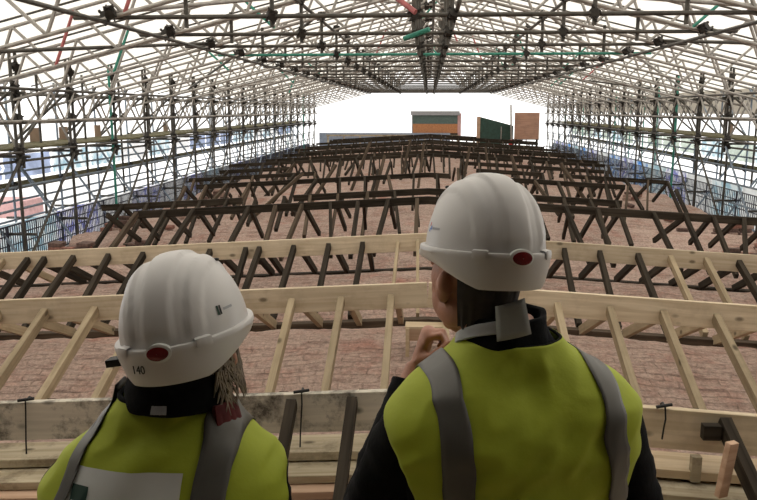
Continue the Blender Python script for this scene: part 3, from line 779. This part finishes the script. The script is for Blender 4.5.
# ------------------------------------------------------------------ people
def cat(t, tb):
    """smooth interpolation of ring tables"""
    ks = [r[0] for r in tb]
    if t <= ks[0]: return tb[0][1:]
    if t >= ks[-1]: return tb[-1][1:]
    i = max(j for j in range(len(ks)-1) if ks[j] <= t)
    u = (t-ks[i])/(ks[i+1]-ks[i]); out = []
    for c_ in range(1, len(tb[0])):
        p1, p2 = tb[i][c_], tb[i+1][c_]
        h = ks[i+1]-ks[i]
        m1 = (tb[i+1][c_]-tb[i-1][c_])/(ks[i+1]-ks[i-1])*h if i > 0 else p2-p1
        m2 = (tb[i+2][c_]-tb[i][c_])/(ks[i+2]-ks[i])*h if i+2 < len(tb) else p2-p1
        out.append((2*u**3-3*u*u+1)*p1+(u**3-2*u*u+u)*m1+(-2*u**3+3*u*u)*p2+(u**3-u*u)*m2)
    return out
class Torso:
    def __init__(s, table, n=2.5, seed=0): s.t = table; s.n = n; s.seed = seed
    def ring(s, z): return cat(z, s.t)
    def disp(s, x, y, z):
        q = Vector((x*6+s.seed, y*5, z*9)); a = noise.noise(q)*.010
        q2 = Vector(((x+z*.6)*9+s.seed, (y)*4, (z-x*.35)*22)); a += noise.noise(q2)*.007
        q3 = Vector(((x-z*.8)*16+s.seed*2, y*6, (z+x*.7)*10)); a += (1-abs(noise.noise(q3))*2)*.006
        return a
    def pt(s, ang, z, off):
        w_, d_, yc = s.ring(z); c_, s_ = math.cos(ang), math.sin(ang); e = 2/s.n
        w2, d2 = w_+off, d_+off
        x = w2*math.copysign(abs(c_)**e, c_); y_ = d2*math.copysign(abs(s_)**e, s_)
        g = s.disp(x, y_, z); k = 1+g/max(.05, math.hypot(x, y_))
        return Vector((x*k, yc+y_*k, z))
    def back(s, x, z, off, front=False):
        w_, d_, yc = s.ring(z); w2, d2 = w_+off, d_+off
        u = min(1, abs(x)/w2); y_ = d2*max(0, 1-u**s.n)**(1/s.n)*(1 if front else -1)
        g = s.disp(x, y_, z); k = 1+g/max(.05, math.hypot(x, y_))
        return Vector((x*k, yc+y_*k, z))
    def ztop(s, x, off):
        lo, hi = s.t[-1][0]-.30, s.t[-1][0]
        for _ in range(40):
            m_ = (lo+hi)/2
            if s.ring(m_)[0]+off > abs(x): lo = m_
            else: hi = m_
        return lo
    def mesh_rows(s, z0, z1, nz, na, off):
        return [[s.pt(2*math.pi*j/na, z0+(z1-z0)*i/nz, off) for j in range(na)] for i in range(nz+1)]
    def strip(s, x0, x1, zb, off, nx=6, nz=40, lean=0.0, zf=None):
        """cloth strip going up the back between x0 and x1, over the shoulder and down the front"""
        rows_ = []
        for i in range(nz+1):
            u = i/nz; row = []
            for j in range(nx+1):
                xx = x0+(x1-x0)*j/nx; zt = s.ztop(xx, off)-.0006
                z = zb+(zt-zb)*(1-(1-u)**2.6); xo = xx+lean*max(0, (zt-z))
                row.append(s.back(xo, z, off))
            rows_.append(row)
        if zf is not None:
            for i in range(nz//2):
                u = 1-(i+1)/(nz//2); row = []
                for j in range(nx+1):
                    xx = x0+(x1-x0)*j/nx; zt = s.ztop(xx, off)-.0006
                    z = zf+(zt-zf)*(1-(1-u)**2.6)
                    row.append(s.back(xx, z, off, True))
                rows_.append(row)
        return rows_

def remesh(name, mb_, vox, mat, smooth_it=6):
    me = mb_.mesh(name, mat); o = bpy.data.objects.new(name, me); COL.objects.link(o)
    m1 = o.modifiers.new('r', 'REMESH'); m1.mode = 'VOXEL'; m1.voxel_size = vox; m1.use_smooth_shade = True
    m2 = o.modifiers.new('s', 'SMOOTH'); m2.iterations = smooth_it; m2.factor = .5
    dg = bpy.context.evaluated_depsgraph_get(); dg.update()
    me2 = bpy.data.meshes.new_from_object(o.evaluated_get(dg)); me2.name = name
    bpy.data.objects.remove(o); 
    if not me2.materials: me2.materials.append(mat)
    for p in me2.polygons: p.use_smooth = True
    return me2

def hand(mb_, wrist, palm_dir, palm_n, side, curl, sc=1.0):
    """palm and five separate bent fingers; palm_n = palm-facing normal"""
    d = Vector(palm_dir).normalized(); n = Vector(palm_n); n = (n-d*n.dot(d)).normalized(); a = d.cross(n)*side
    W = Vector(wrist)
    for k in range(5):
        c_ = W+d*(.02+.016*k)*sc
        mb_.ball(c_, (.034*sc if k else .027*sc, .019*sc, .018*sc), Matrix((a, n, d)).transposed().to_3x3(), 14, 8)
    lens = [.072, .082, .076, .060]
    for k in range(4):
        root = W+d*(.085-.004*abs(k-1))*sc+a*(.028-.0187*k)*sc
        p = [root-d*.02*sc, root]; dd = d.copy(); L = lens[k]*sc
        for q, f_ in enumerate((.45, .32, .23)):
            ang = curl[k]*(.8, 1.1, .7)[q]
            dd = (dd*math.cos(ang)+n*math.sin(ang)); nn = (n-dd*n.dot(dd)).normalized(); dd.normalize()
            p.append(p[-1]+dd*L*f_)
            n2 = nn; n = n2
        n = Vector(palm_n); n = (n-d*n.dot(d)).normalized()
        mb_.path(p, [.0105*sc, .0103*sc, .0098*sc, .009*sc, .0075*sc], 10); mb_.ball(p[-1], .0076*sc, None, 10, 6)
    r0 = W+d*.025*sc+a*.022*sc
    t1 = r0+(d*.55+a*.55+n*.5).normalized()*.04*sc; t2 = t1+(d*.8+a*.05+n*.55).normalized()*.032*sc; t3 = t2+(d*.85-a*.15+n*.5).normalized()*.022*sc
    mb_.path([r0-d*.01*sc, r0, t1, t2, t3], [.012*sc, .013*sc, .0105*sc, .0095*sc, .007*sc], 10); mb_.ball(t3, .0072*sc, None, 10, 6)

def head_parts(mb_, H):
    """skull, jaw, nose, brow, lips, ears; H maps head space (face +Y) into body space"""
    rot = H.to_3x3()
    def B(c_, r, rz=0, ry=0):
        mb_.ball(H @ Vector(c_), r, rot @ Matrix.Rotation(rz, 3, 'Z') @ Matrix.Rotation(ry, 3, 'Y'), 24, 16)
    B((0, -.012, .035), (.077, .097, .088)); B((0, .02, -.015), (.066, .078, .09)); B((0, .030, -.065), (.053, .062, .052))
    B((0, .078, -.098), (.024, .02, .019)); B((0, .055, .035), (.058, .042, .05))
    for sx in (-1, 1):
        B((sx*.036, .064, -.022), (.026, .024, .024)); B((sx*.03, .088, .028), (.026, .012, .009))
        B((sx*.046, .018, -.062), (.020, .05, .034), 0, sx*.15); B((sx*.044, .045, -.042), (.022, .036, .042)); B((sx*.055, .03, .005), (.018, .045, .045))
        B((sx*.080, -.010, -.010), (.012, .019, .031), -sx*.45); B((sx*.089, -.022, .002), (.009, .013, .024), -sx*.6); B((sx*.076, .002, -.034), (.007, .010, .011))
        B((sx*.011, .098, -.032), (.011, .013, .009))
    p = [H @ Vector(q) for q in ((0, .088, .022), (0, .102, -.008), (0, .114, -.028))]
    mb_.path(p, [.009, .010, .0115], 10); mb_.ball(p[-1], .012, None, 12, 8)
    B((0, .091, -.062), (.023, .010, .006)); B((0, .089, -.073), (.020, .010, .007))

def helmet(loc, rotm, label, a=.115, b=.143, Hh=.150, number=None, man=True):
    t = empty('hard_hat'); t.matrix_world = Matrix.Translation(loc) @ rotm.to_4x4(); tag(t, label, 'hard hat', 'white hard hats')
    na, nz = 120, 34
    def rib(x, y_, z):
        ax = abs(x); k = 0
        def ss(e0, e1, v): u = min(1, max(0, (v-e0)/(e1-e0))); return u*u*(3-2*u)
        k += .0055*(1-ss(.024, .028, ax))
        k += .0042*(ss(.050, .053, ax)-ss(.074, .077, ax))
        return k*min(1, z/.03)*(1-ss(.0, .06, z-Hh+.03)*.0)
    def dome(ang, u, off=0):
        ph = u*math.pi/2; rr = math.cos(ph)**.86; zz = Hh*math.sin(ph)**1.04
        x, y_ = a*rr*math.cos(ang), b*rr*math.sin(ang)
        nrm = Vector((x/a**2, y_/b**2, zz/Hh**2)).normalized() if zz or x or y_ else Vector((0, 0, 1))
        return Vector((x, y_, zz))+nrm*(rib(x, y_, zz)+off)
    m = MB(); rows_ = [[dome(2*math.pi*j/na, i/nz) for j in range(na)] for i in range(nz)]
    m.grid(rows_, True); o_ = len(m.v); m.v.append(tuple(dome(0, 1))); 
    for j in range(na): m.f.append(((nz-1)*na+j, (nz-1)*na+(j+1) % na, o_))
    rin = [[dome(2*math.pi*j/na, i/nz, -.004) for j in range(na)] for i in range(nz)]; m.grid(rin, True)
    m.build('shell', M['helmet'], t, True)
    # skirt: lip at the seam, low at the nape, cut away over the ears, peak in front
    def lowdrop(ang):
        s_ = math.sin(ang)          # 1 front, -1 rear
        rear = max(0, -s_)
        return .026+.040*min(1, rear*1.25)**1.4 - .006*max(0, s_)
    def flare(ang):
        s_ = math.sin(ang); return .038*max(0, s_-.35)**1.2/.65**1.2
    m = MB(); na2 = 140; prof = []
    for j in range(na2):
        an = 2*math.pi*j/na2; dr = lowdrop(an); fl = flare(an); col_ = []
        for (ro, zf) in ((.0, .005), (.0095, .004), (.0108, .001), (.0108, -.004), (.0100, -.16), (.0075, -.5), (.002, -.9), (-.001, -1.0), (-.005, -.98), (-.003, -.5)):
            zz = zf if zf > -.05 else zf*dr
            rx = a+ro+fl*(.2 if zf > -.05 else min(1, -zf*1.3)); ry = b+ro+fl*(.2 if zf > -.05 else min(1, -zf*1.3))
            col_.append(Vector((rx*math.cos(an), ry*math.sin(an), zz)))
        prof.append(col_)
    prof.append(prof[0]); m.grid([[prof[j][i] for j in range(na2)] for i in range(10)], True)
    m.build('brim', M['helmet'], t, True)
    def on(ang, z, off): return Vector(((a+off)*math.cos(ang), (b+off)*math.sin(ang), z))
    # rear oval lens in a pale rim
    def oval(ang, z, rw, rh, off, th_, name, mat):
        mm = MB(); n_ = 28; rr = [[], [], [], []]
        for j in range(n_):
            q = 2*math.pi*j/n_; da = rw*math.cos(q)/b
            rr[0].append(on(ang+da, z+rh*math.sin(q), off-.012)); rr[1].append(on(ang+da, z+rh*math.sin(q), off+th_*.6))
            rr[2].append(on(ang+da*.85, z+rh*.85*math.sin(q), off+th_)); rr[3].append(on(ang+da*.02, z+rh*.02*math.sin(q), off+th_*1.25))
        mm.grid(rr, True); return mm.build(name, mat, t, True)
    oval(-math.pi/2, -.003, .0285, .0172, .0105, .003, 'lens_rim', M['print_white'])
    oval(-math.pi/2, -.003, .0225, .0125, .0136, .0025, 'rear_lens', M['lens'])
    # accessory slot covers
    for da in (-.62, .62):
        mm = MB(); an = -math.pi/2+da; rr = []
        for j in range(9):
            q = an+(j-4)/4*.115; e_ = .001 if j in (0, 8) else 0
            rr.append([on(q, -.007+e_, .006), on(q, -.007+e_, .0135), on(q, .002, .0145-e_*2), on(q, .009-e_, .0125), on(q, .0105-e_, .000)])
        mm.grid(rr); mm.build('slot_cover', M['helmet'], t, True)
    # small vents high on the sides
    for an in ((2.55, .55) if man else (.35, 2.8)):
        q = dome(an, .60, .0005); mm = MB().ball(q, (.006, .006, .0035), None, 12, 8); mm.build('vent', M['ink'], t, True)
    # chin-strap adjuster
    return t, on, dome

def mark_patch(t, f, ang0, ang1, u0, u1, mat, name):
    rr = [[f(ang0+(ang1-ang0)*i/4, u0+(u1-u0)*j/3, .0012) for i in range(5)] for j in range(4)]
    return MB().grid(rr).build(name, mat, t, True)

def person(spec):
    T = Torso(spec['table'], 2.45, spec['seed'])
    z0, z1 = T.t[0][0], T.t[-1][0]
    base = Matrix.Translation(spec['loc']) @ Matrix.Rotation(spec['yaw'], 4, 'Z')
    H = spec['head']                                   # head matrix in body space
    S = spec['scale']
    # one continuous body
    m = MB()
    rr = T.mesh_rows(z0, z1, 40, 40, -.035)
    m.grid(rr, True); m.f.append(tuple(range(40))[::-1]); o_ = len(rr)*40; m.f.append(tuple(range(o_-40, o_)))
    neck0 = Vector((0, .0, z1-.06)); nh = H @ Vector((0, -.02, -.06))
    m.path([neck0-Vector((0, 0, .06)), neck0, (neck0+nh)/2, nh, H @ Vector((0, -.015, 0))], [.075, .064, .058, .057, .05], 20)
    head_parts(m, H)
    for s_, arm in spec['arms'].items():
        sh, el, wr = [Vector(p) for p in arm['j']]
        m.path([sh*.8+Vector((0, 0, sh.z*.2)), sh, sh.lerp(el, .5), el, el.lerp(wr, .3), wr.lerp(el, .1), wr], [.055, .052, .047, .040, .042, .029, .026], 14)
        hand(m, wr, arm['dir'], arm['n'], arm['side'], arm['curl'], .98*S)
    for sx in (-1, 1):
        hip = Vector((sx*.095, 0, z0+.02)); kn = Vector((sx*.105, .02, .50*S)); an = Vector((sx*.11, -.02, .09))
        m.path([hip+Vector((0, 0, .06)), hip, hip.lerp(kn, .5), kn, kn.lerp(an, .3), an, an-Vector((0, 0, .05))], [.085, .09, .072, .055, .056, .038, .04], 16)
        m.ball((sx*.115, .06, .035), (.042, .125, .03))
    me = remesh('person', m, .0046, M['skin'], 4)
    body = link('person', me); body.matrix_world = base
    tag(body, spec['label'], 'person')
    for sx in (-1, 1):
        ey = MB().ball(H @ Vector((sx*.032, .0755, .002)), .0135, None, 16, 10).build('eye', M['eye'], body, True)
        MB().ball(H @ Vector((sx*.032, .0877, .001)), (.0055, .0022, .0055), H.to_3x3(), 14, 8).build('iris', M['hair_dark'], ey, True)
        MB().path([H @ Vector((sx*(.012+.014*q), .1005-.004*q*q*.6, .026+.004*q-.002*q*q)) for q in range(4)], [.003, .0038, .0034, .0015], 8).build('eyebrow', M['hair_dark'], body, True)
    # trousers and boots
    m = MB()
    for sx in (-1, 1):
        m.path([(sx*.085, 0, z0+.06), (sx*.092, 0, z0-.02), (sx*.1, .01, .70*S), (sx*.105, .02, .5*S), (sx*.11, -.01, .3*S), (sx*.11, -.02, .08)], [.115, .112, .092, .076, .074, .07], 20)
    m.build('trousers', M['trousers'], body, True)
    for sx in (-1, 1):
        b_ = MB(); b_.ball((sx*.115, .055, .05), (.052, .145, .05)).tube((sx*.11, -.02, .03), (sx*.11, -.02, .2), .055, 16); b_.box((sx*.115, .05, .012), (.095, .27, .024))
        b_.build('boot', M['boot'], body, True)
    # jacket: torso and two sleeves
    m = MB(); m.grid(T.mesh_rows(z0-.05 if False else z0, z1-.01, 60, 90, -.012), True)
    for s_, arm in spec['arms'].items():
        sh, el, wr = [Vector(p) for p in arm['j']]; cw = wr.lerp(el, .12)
        pts = []; rads = []
        inner = Vector((sh.x*.55, sh.y, sh.z+.005))
        sr = spec.get('sleeve', 1)
        key = [(inner, .072), (sh, .078*sr), (sh.lerp(el, .35), .078*sr), (sh.lerp(el, .7), .074*sr), (el, .068*sr), (el.lerp(cw, .35), .062), (el.lerp(cw, .75), .052), (cw, .046)]
        for i in range(len(key)-1):
            p0 = key[max(i-1, 0)][0]; p1 = key[i][0]; p2 = key[i+1][0]; p3 = key[min(i+2, len(key)-1)][0]
            for q in range(8):
                u = q/8
                pts.append(.5*((2*p1)+(p2-p0)*u+(2*p0-5*p1+4*p2-p3)*u*u+(3*p1-p0-3*p2+p3)*u**3)); rads.append(key[i][1]*(1-u)+key[i+1][1]*u)
        pts.append(key[-1][0]); rads.append(key[-1][1])
        rads = [r_*(1+.06*noise.noise(Vector((i*.55, s_ == 'l', 3)))+.05*math.sin(i*1.1)*(1 if 26 < i < 42 else .3)) for i, r_ in enumerate(rads)]
        o_ = len(m.v); m.path(pts, rads, 26, caps=False)
        for vi in range(o_, len(m.v)):
            v = Vector(m.v[vi]); g = noise.noise(v*16)*.006+noise.noise(v*34)*.003; 
            k_ = (vi-o_)//26; c_ = pts[k_]; m.v[vi] = tuple(v+(v-c_).normalized()*g)
    m.build('jacket', M['jacket'], body, True)
    # vest: outer torso shell with arm holes and neck opening
    nz, na = 150, 220; zb = spec['vest_hem']; zt = spec['vest_top']
    def keep(p):
        az, ay, rz_, ry_ = spec['armhole']
        if abs(p.x) > .12 and ((p.z-az)/rz_)**2+((p.y-ay)/ry_)**2 < 1: return -1+((p.z-az)/rz_)**2+((p.y-ay)/ry_)**2
        return 1
    rr = T.mesh_rows(zb, zt, nz, na, .004)
    bmv = bmesh.new(); vs = [[bmv.verts.new(p) for p in r_] for r_ in rr]
    def fun(p):
        az, ay, rz_, ry_ = spec['armhole']
        a1 = (math.sqrt(((p.z-az)/rz_)**2+((p.y-ay)/ry_)**2)-1)*.1 if abs(p.x) > .11 else 1
        nk = (spec['neck_z']-p.z) if p.y < .0 else min(spec['neck_z']-p.z, (abs(p.x)-(p.z-(spec['neck_z']-.28))*.28)*.8)
        return min(a1, nk)
    for i in range(nz):
        for j in range(na):
            q = [vs[i][j], vs[i][(j+1) % na], vs[i+1][(j+1) % na], vs[i+1][j]]
            if all(fun(v.co) < 0 for v in q): continue
            if sum(fun(v.co) for v in q)/4 < 0: continue
            bmv.faces.new(q)
    for v in list(bmv.verts):
        if not v.link_faces: bmv.verts.remove(v)
    bmv.normal_update()
    for _ in range(6):
        for v in bmv.verts:
            if v.is_boundary and zb+.01 < v.co.z:
                es = [e for e in v.link_edges if e.is_boundary]
                if len(es) == 2: v.co = v.co.lerp((es[0].other_vert(v).co+es[1].other_vert(v).co)/2, .5)
    loops = []; seen = set()
    for e in bmv.edges:
        if e.is_boundary and e not in seen:
            st = e.verts[0]; cur = e.verts[1]; seen.add(e); lp = [st.co.copy(), cur.co.copy()]
            while True:
                nx_ = [x_ for x_ in cur.link_edges if x_.is_boundary and x_ not in seen]
                if not nx_: break
                seen.add(nx_[0]); cur = nx_[0].other_vert(cur); lp.append(cur.co.copy())
            loops.append(lp)
    me = bpy.data.meshes.new('vest'); bmv.to_mesh(me); bmv.free(); me.materials.append(M['hivis'])
    for p in me.polygons: p.use_smooth = True
    vest = link('vest', me, body); so = vest.modifiers.new('cloth', 'SOLIDIFY'); so.thickness = .004; so.offset = 1
    for lp in loops:
        if len(lp) > 20: MB().path(lp[::2]+[lp[-1]], spec.get('trim_r', .004), 8).build('trim', M['jacket'], vest, True)
    for (xa, xb, lean) in spec['stripes']:
        rr = T.strip(xa, xb, zb+.03, .0132, lean=lean, zf=zb+.1)
        o = MB().grid(rr).build('reflective_stripe', M['stripe'], vest, True)
        so = o.modifiers.new('tape', 'SOLIDIFY'); so.thickness = .0015; so.offset = 1
    return body, vest, T, base

# --- the man on the right
tb_m = [(.88, .190, .130, 0), (1.05, .195, .132, 0), (1.20, .222, .142, -.005), (1.30, .242, .148, -.012), (1.38, .254, .143, -.016), (1.425, .250, .130, -.014),
        (1.46, .222, .116, -.008), (1.49, .182, .104, -.002), (1.515, .140, .094, .002), (1.54, .105, .086, .006), (1.57, .082, .078, .010), (1.60, .075, .072, .014)]
tb_m0 = tb_m; tb_m = [(a*.9925, b, c, d) for a, b, c, d in tb_m0]
head_m = Matrix.Translation((-.070, .050, 1.655)) @ Matrix.Rotation(R(18), 4, 'Z') @ Matrix.Rotation(R(-4), 4, 'X') @ Matrix.Rotation(R(4), 4, 'Y')
man, vest_m, T_m, base_m = person(dict(table=tb_m, seed=3.1, loc=(.175, 1.5, 0), yaw=R(12), head=head_m, scale=1.0,
    label='man seen from behind in hi-vis vest and black jacket, raising one hand to his chin',
    arms={'l': dict(j=[(-.190, .0, 1.365), (-.285, .12, 1.10), (-.150, .245, 1.412)], dir=(.30, -.12, 1), n=(1, -.25, 0), side=-1, curl=(1.25, 1.32, 1.38, 1.45)),
          'r': dict(j=[(.195, .0, 1.365), (.285, -.02, 1.10), (.255, .12, .90)], dir=(-.05, .35, -1), n=(-1, .1, 0), side=1, curl=(.3, .35, .4, .45))},
    vest_hem=.84, vest_top=1.6, neck_z=1.55, armhole=(1.265, .0, .115, .095), stripes=[(-.185, -.130, .06), (.125, .180, .10)], trim_r=.0035))
hm = base_m @ head_m
hat_m, on_m, dome_m = helmet(hm @ Vector((.013, -.010, .066)), hm.to_3x3() @ Matrix.Rotation(R(-7), 3, 'Z'), 'white hard hat on the man, worn turned to the left with red rear lens')
mark_patch(hat_m, dome_m, 2.93, 2.97, .20, .235, M['ink_red'], 'emblem'); mark_patch(hat_m, dome_m, 2.99, 3.03, .17, .205, M['ink_blue'], 'emblem')
mark_patch(hat_m, dome_m, 2.93, 2.97, .15, .185, M['ink_blue'], 'emblem'); mark_patch(hat_m, dome_m, 3.06, 3.30, .175, .195, M['cab_grey'], 'lettering')

# --- the woman on the left
tb_w = [(a*.922, b*.93*(1 if a < 1.42 else .93 if a < 1.5 else 1.0 if a < 1.53 else 1.2), c*.94, d) for a, b, c, d in tb_m0]
head_w = Matrix.Translation((.034, .045, 1.503)) @ Matrix.Rotation(R(0), 4, 'Z') @ Matrix.Rotation(R(-2), 4, 'X') @ Matrix.Rotation(R(-9), 4, 'Y')
woman, vest_w, T_w, base_w = person(dict(table=tb_w, seed=8.7, loc=(-.503, 1.38, 0), yaw=R(0), head=head_w, scale=.95,
    label='woman seen from behind in hi-vis vest with white printed panel and grey blonde hair',
    arms={'l': dict(j=[(-.155, .0, 1.285), (-.205, -.01, 1.03), (-.21, .13, .87)], dir=(.05, .35, -1), n=(1, .1, 0), side=-1, curl=(.3, .35, .4, .45)),
          'r': dict(j=[(.155, .0, 1.285), (.205, -.01, 1.03), (.21, .13, .87)], dir=(-.05, .35, -1), n=(-1, .1, 0), side=1, curl=(.3, .35, .4, .45))},
    sleeve=.86, vest_hem=.78, vest_top=1.475, neck_z=1.456, armhole=(1.185, .015, .125, .09), stripes=[(-.145, -.095, -.30), (.090, .145, -.05)], trim_r=.0055))
hw = base_w @ head_w
hat_w, on_w, dome_w = helmet(hw @ Vector((.004, -.005, .070)), hw.to_3x3(), 'white hard hat on the woman, marked 140 at the back beside its red lens', man=False, a=.121, b=.151, Hh=.152)
mark_patch(hat_w, dome_w, -.62, -.585, .16, .235, M['print_green'], 'emblem'); mark_patch(hat_w, dome_w, -.57, -.54, .16, .235, M['ink'], 'emblem')
mark_patch(hat_w, dome_w, -.50, -.30, .185, .205, M['cab_grey'], 'lettering')
fc = bpy.data.curves.new('number', 'FONT'); fc.body = '140'; fc.size = .022; fc.extrude = .0004; fc.align_x = 'CENTER'
ft = bpy.data.objects.new('number_curve', fc); COL.objects.link(ft)
bpy.context.view_layer.update()
fme = bpy.data.meshes.new_from_object(ft.evaluated_get(bpy.context.evaluated_depsgraph_get())); bpy.data.objects.remove(ft)
fme.materials.clear(); fme.materials.append(M['ink']); fo = link('number', fme, hat_w)
an = -math.pi/2-.36; p = on_w(an, -.038, .0098); nr = Vector((math.cos(an)/.115, math.sin(an)/.143, 0)).normalized()
tx = Vector((0, 0, 1)).cross(nr).normalized(); up = nr.cross(tx)
fo.matrix_local = Matrix.Translation(p) @ Matrix((tx, up, nr)).transposed().to_4x4()
MB().box(on_w(math.pi+.25, -.035, .016), (.035, .03, .014)).build('strap_clip', M['ink'], hat_w)

# hair
def hair_shell(H, parent, mat, zlow, spread, wisps, seed, a0=160, a1=380, sides=False):
    random.seed(seed); m = MB(); rows_ = []
    for i in range(10):
        u = i/9; row = []
        for j in range(61):
            an = R(a0+(a1-a0)*j/60); z = .06+(zlow-.06)*u
            rad_x = .083+spread*math.sin(u*2.2); rad_y = .102+spread*math.sin(u*2.2)
            if zlow > -.09: rad_x -= .016*u*u; rad_y -= .035*u*u
            k = 1+.03*noise.noise(Vector((j*.7, i*.25, seed)))
            row.append(H @ Vector((rad_x*k*math.cos(an), -.012+rad_y*k*math.sin(an), z+.012*noise.noise(Vector((j*.35, 2, seed)))*u)))
        rows_.append(row)
    m.grid(rows_); m.grid([[p_*.0+ (H @ ((H.inverted() @ p_)*.9)) for p_ in r_] for r_ in rows_])
    for k in range(wisps):
        an = R(random.choice((random.uniform(150, 205), random.uniform(322, 398), random.uniform(322, 398)))) if sides else R(random.uniform(a0, a1)); zt = random.uniform(-.05, .02); ln = random.uniform(.02, .045) if sides else random.uniform(.04, .1); o1 = random.uniform(0, .02)
        c, s_ = math.cos(an), math.sin(an); sw = random.uniform(-.2, .2)
        P = []
        for q in range(5):
            u = q/4; rr_ = (1.1 if sides else 1)+(spread*6+o1*8)*u*u*.35
            P.append(H @ Vector((.086*rr_*math.cos(an+sw*u), -.012+.105*rr_*math.sin(an+sw*u), zt-ln*u)))
        m.path(P, [.003, .0028, .0022, .0016, .0006], 5)
    return m.build('hair', mat, parent, True)
hair_shell(head_m, man, M['hair_dark'], -.085, .000, 0, 5, 203, 345)
hair_shell(head_w, woman, M['hair_grey'], -.060, .002, 230, 9, 155, 398, True)

# collars
def collar(parent, c, rx, ry, z0, z1, a0, a1, mat, name, flare=.01, thick=.008, tilt=0, seed=1, nz=1):
    rr = []
    for i in range(9):
        u = i/8; row = []
        for j in range(49):
            an = R(a0+(a1-a0)*j/48); k = 1+flare*(1-u)/rx+.05*nz*noise.noise(Vector((j*.16, i*.3, seed)))
            row.append(Vector((c[0]+rx*k*math.cos(an), c[1]+ry*k*math.sin(an), z0+(z1-z0)*u+tilt*math.sin(an)+.006*nz*noise.noise(Vector((j*.12, 5, seed))))))
        rr.append(row)
    o = MB().grid(rr).build(name, mat, parent, True); s_ = o.modifiers.new('c', 'SOLIDIFY'); s_.thickness = thick; s_.offset = 0
    b_ = o.modifiers.new('b', 'BEVEL'); b_.width = .003; b_.segments = 2; b_.limit_method = 'ANGLE'
    return o
collar(man, (-.018, .012), .078, .080, 1.53, 1.60, 195, 400, M['jacket'], 'jacket_collar', .010, .012, 0, 2)
collar(man, (-.020, .014), .090, .088, 1.535, 1.560, 150, 262, M['collar'], 'shirt_collar', .004, .008, -.045, 6, .2)
tabm = MB(); rr = []
for i in range(7):
    u = i/6; row = []
    for j in range(7):
        v = j/6; an = R(-122+36*v-2*u)
        row.append(Vector((-.014+(.086+.014*u)*math.cos(an)+.012*u, .012+(.090+.018*u)*math.sin(an), 1.630-.066*u+.018*v)))
    rr.append(row)
tab = tabm.grid(rr).build('collar_tab', M['tab'], man, True); s_ = tab.modifiers.new('t', 'SOLIDIFY'); s_.thickness = .004; s_.offset = 1
collar(woman, (.018, .010), .086, .088, 1.444, 1.512, 165, 420, M['jacket'], 'hood_collar', .010, .018, 0, 3, 1.8)
collar(woman, (.024, .010), .103, .100, 1.405, 1.452, 320, 356, M['maroon'], 'red_lining', .012, .014, 0, 4, .25)
collar(woman, (.014, .010), .099, .101, 1.452, 1.466, 262, 278, M['collar'], 'neck_label', .008, .003, 0, 5, .1)

# white printed panel with green square on the woman's back
def back_patch(T, x0, x1, za, zb_, off, nx=14, nz=12):
    return [[T.back(x0+(x1-x0)*j/nx, za+(zb_-za)*i/nz, off) for j in range(nx+1)] for i in range(nz+1)]
o = MB().grid(back_patch(T_w, -.150, .062, 1.12, 1.352, .0100)).build('printed_panel', M['print_white'], vest_w, True)
o = MB().grid(back_patch(T_w, -.140, -.104, 1.280, 1.326, .0112)).build('printed_square', M['print_green'], vest_w, True)
m = MB()
for j in range(3): m.grid(back_patch(T_w, -.136+j*.0115, -.129+j*.0115, 1.296, 1.303, .0122, 3, 3))
m.build('printed_dots', M['print_white'], vest_w, True)
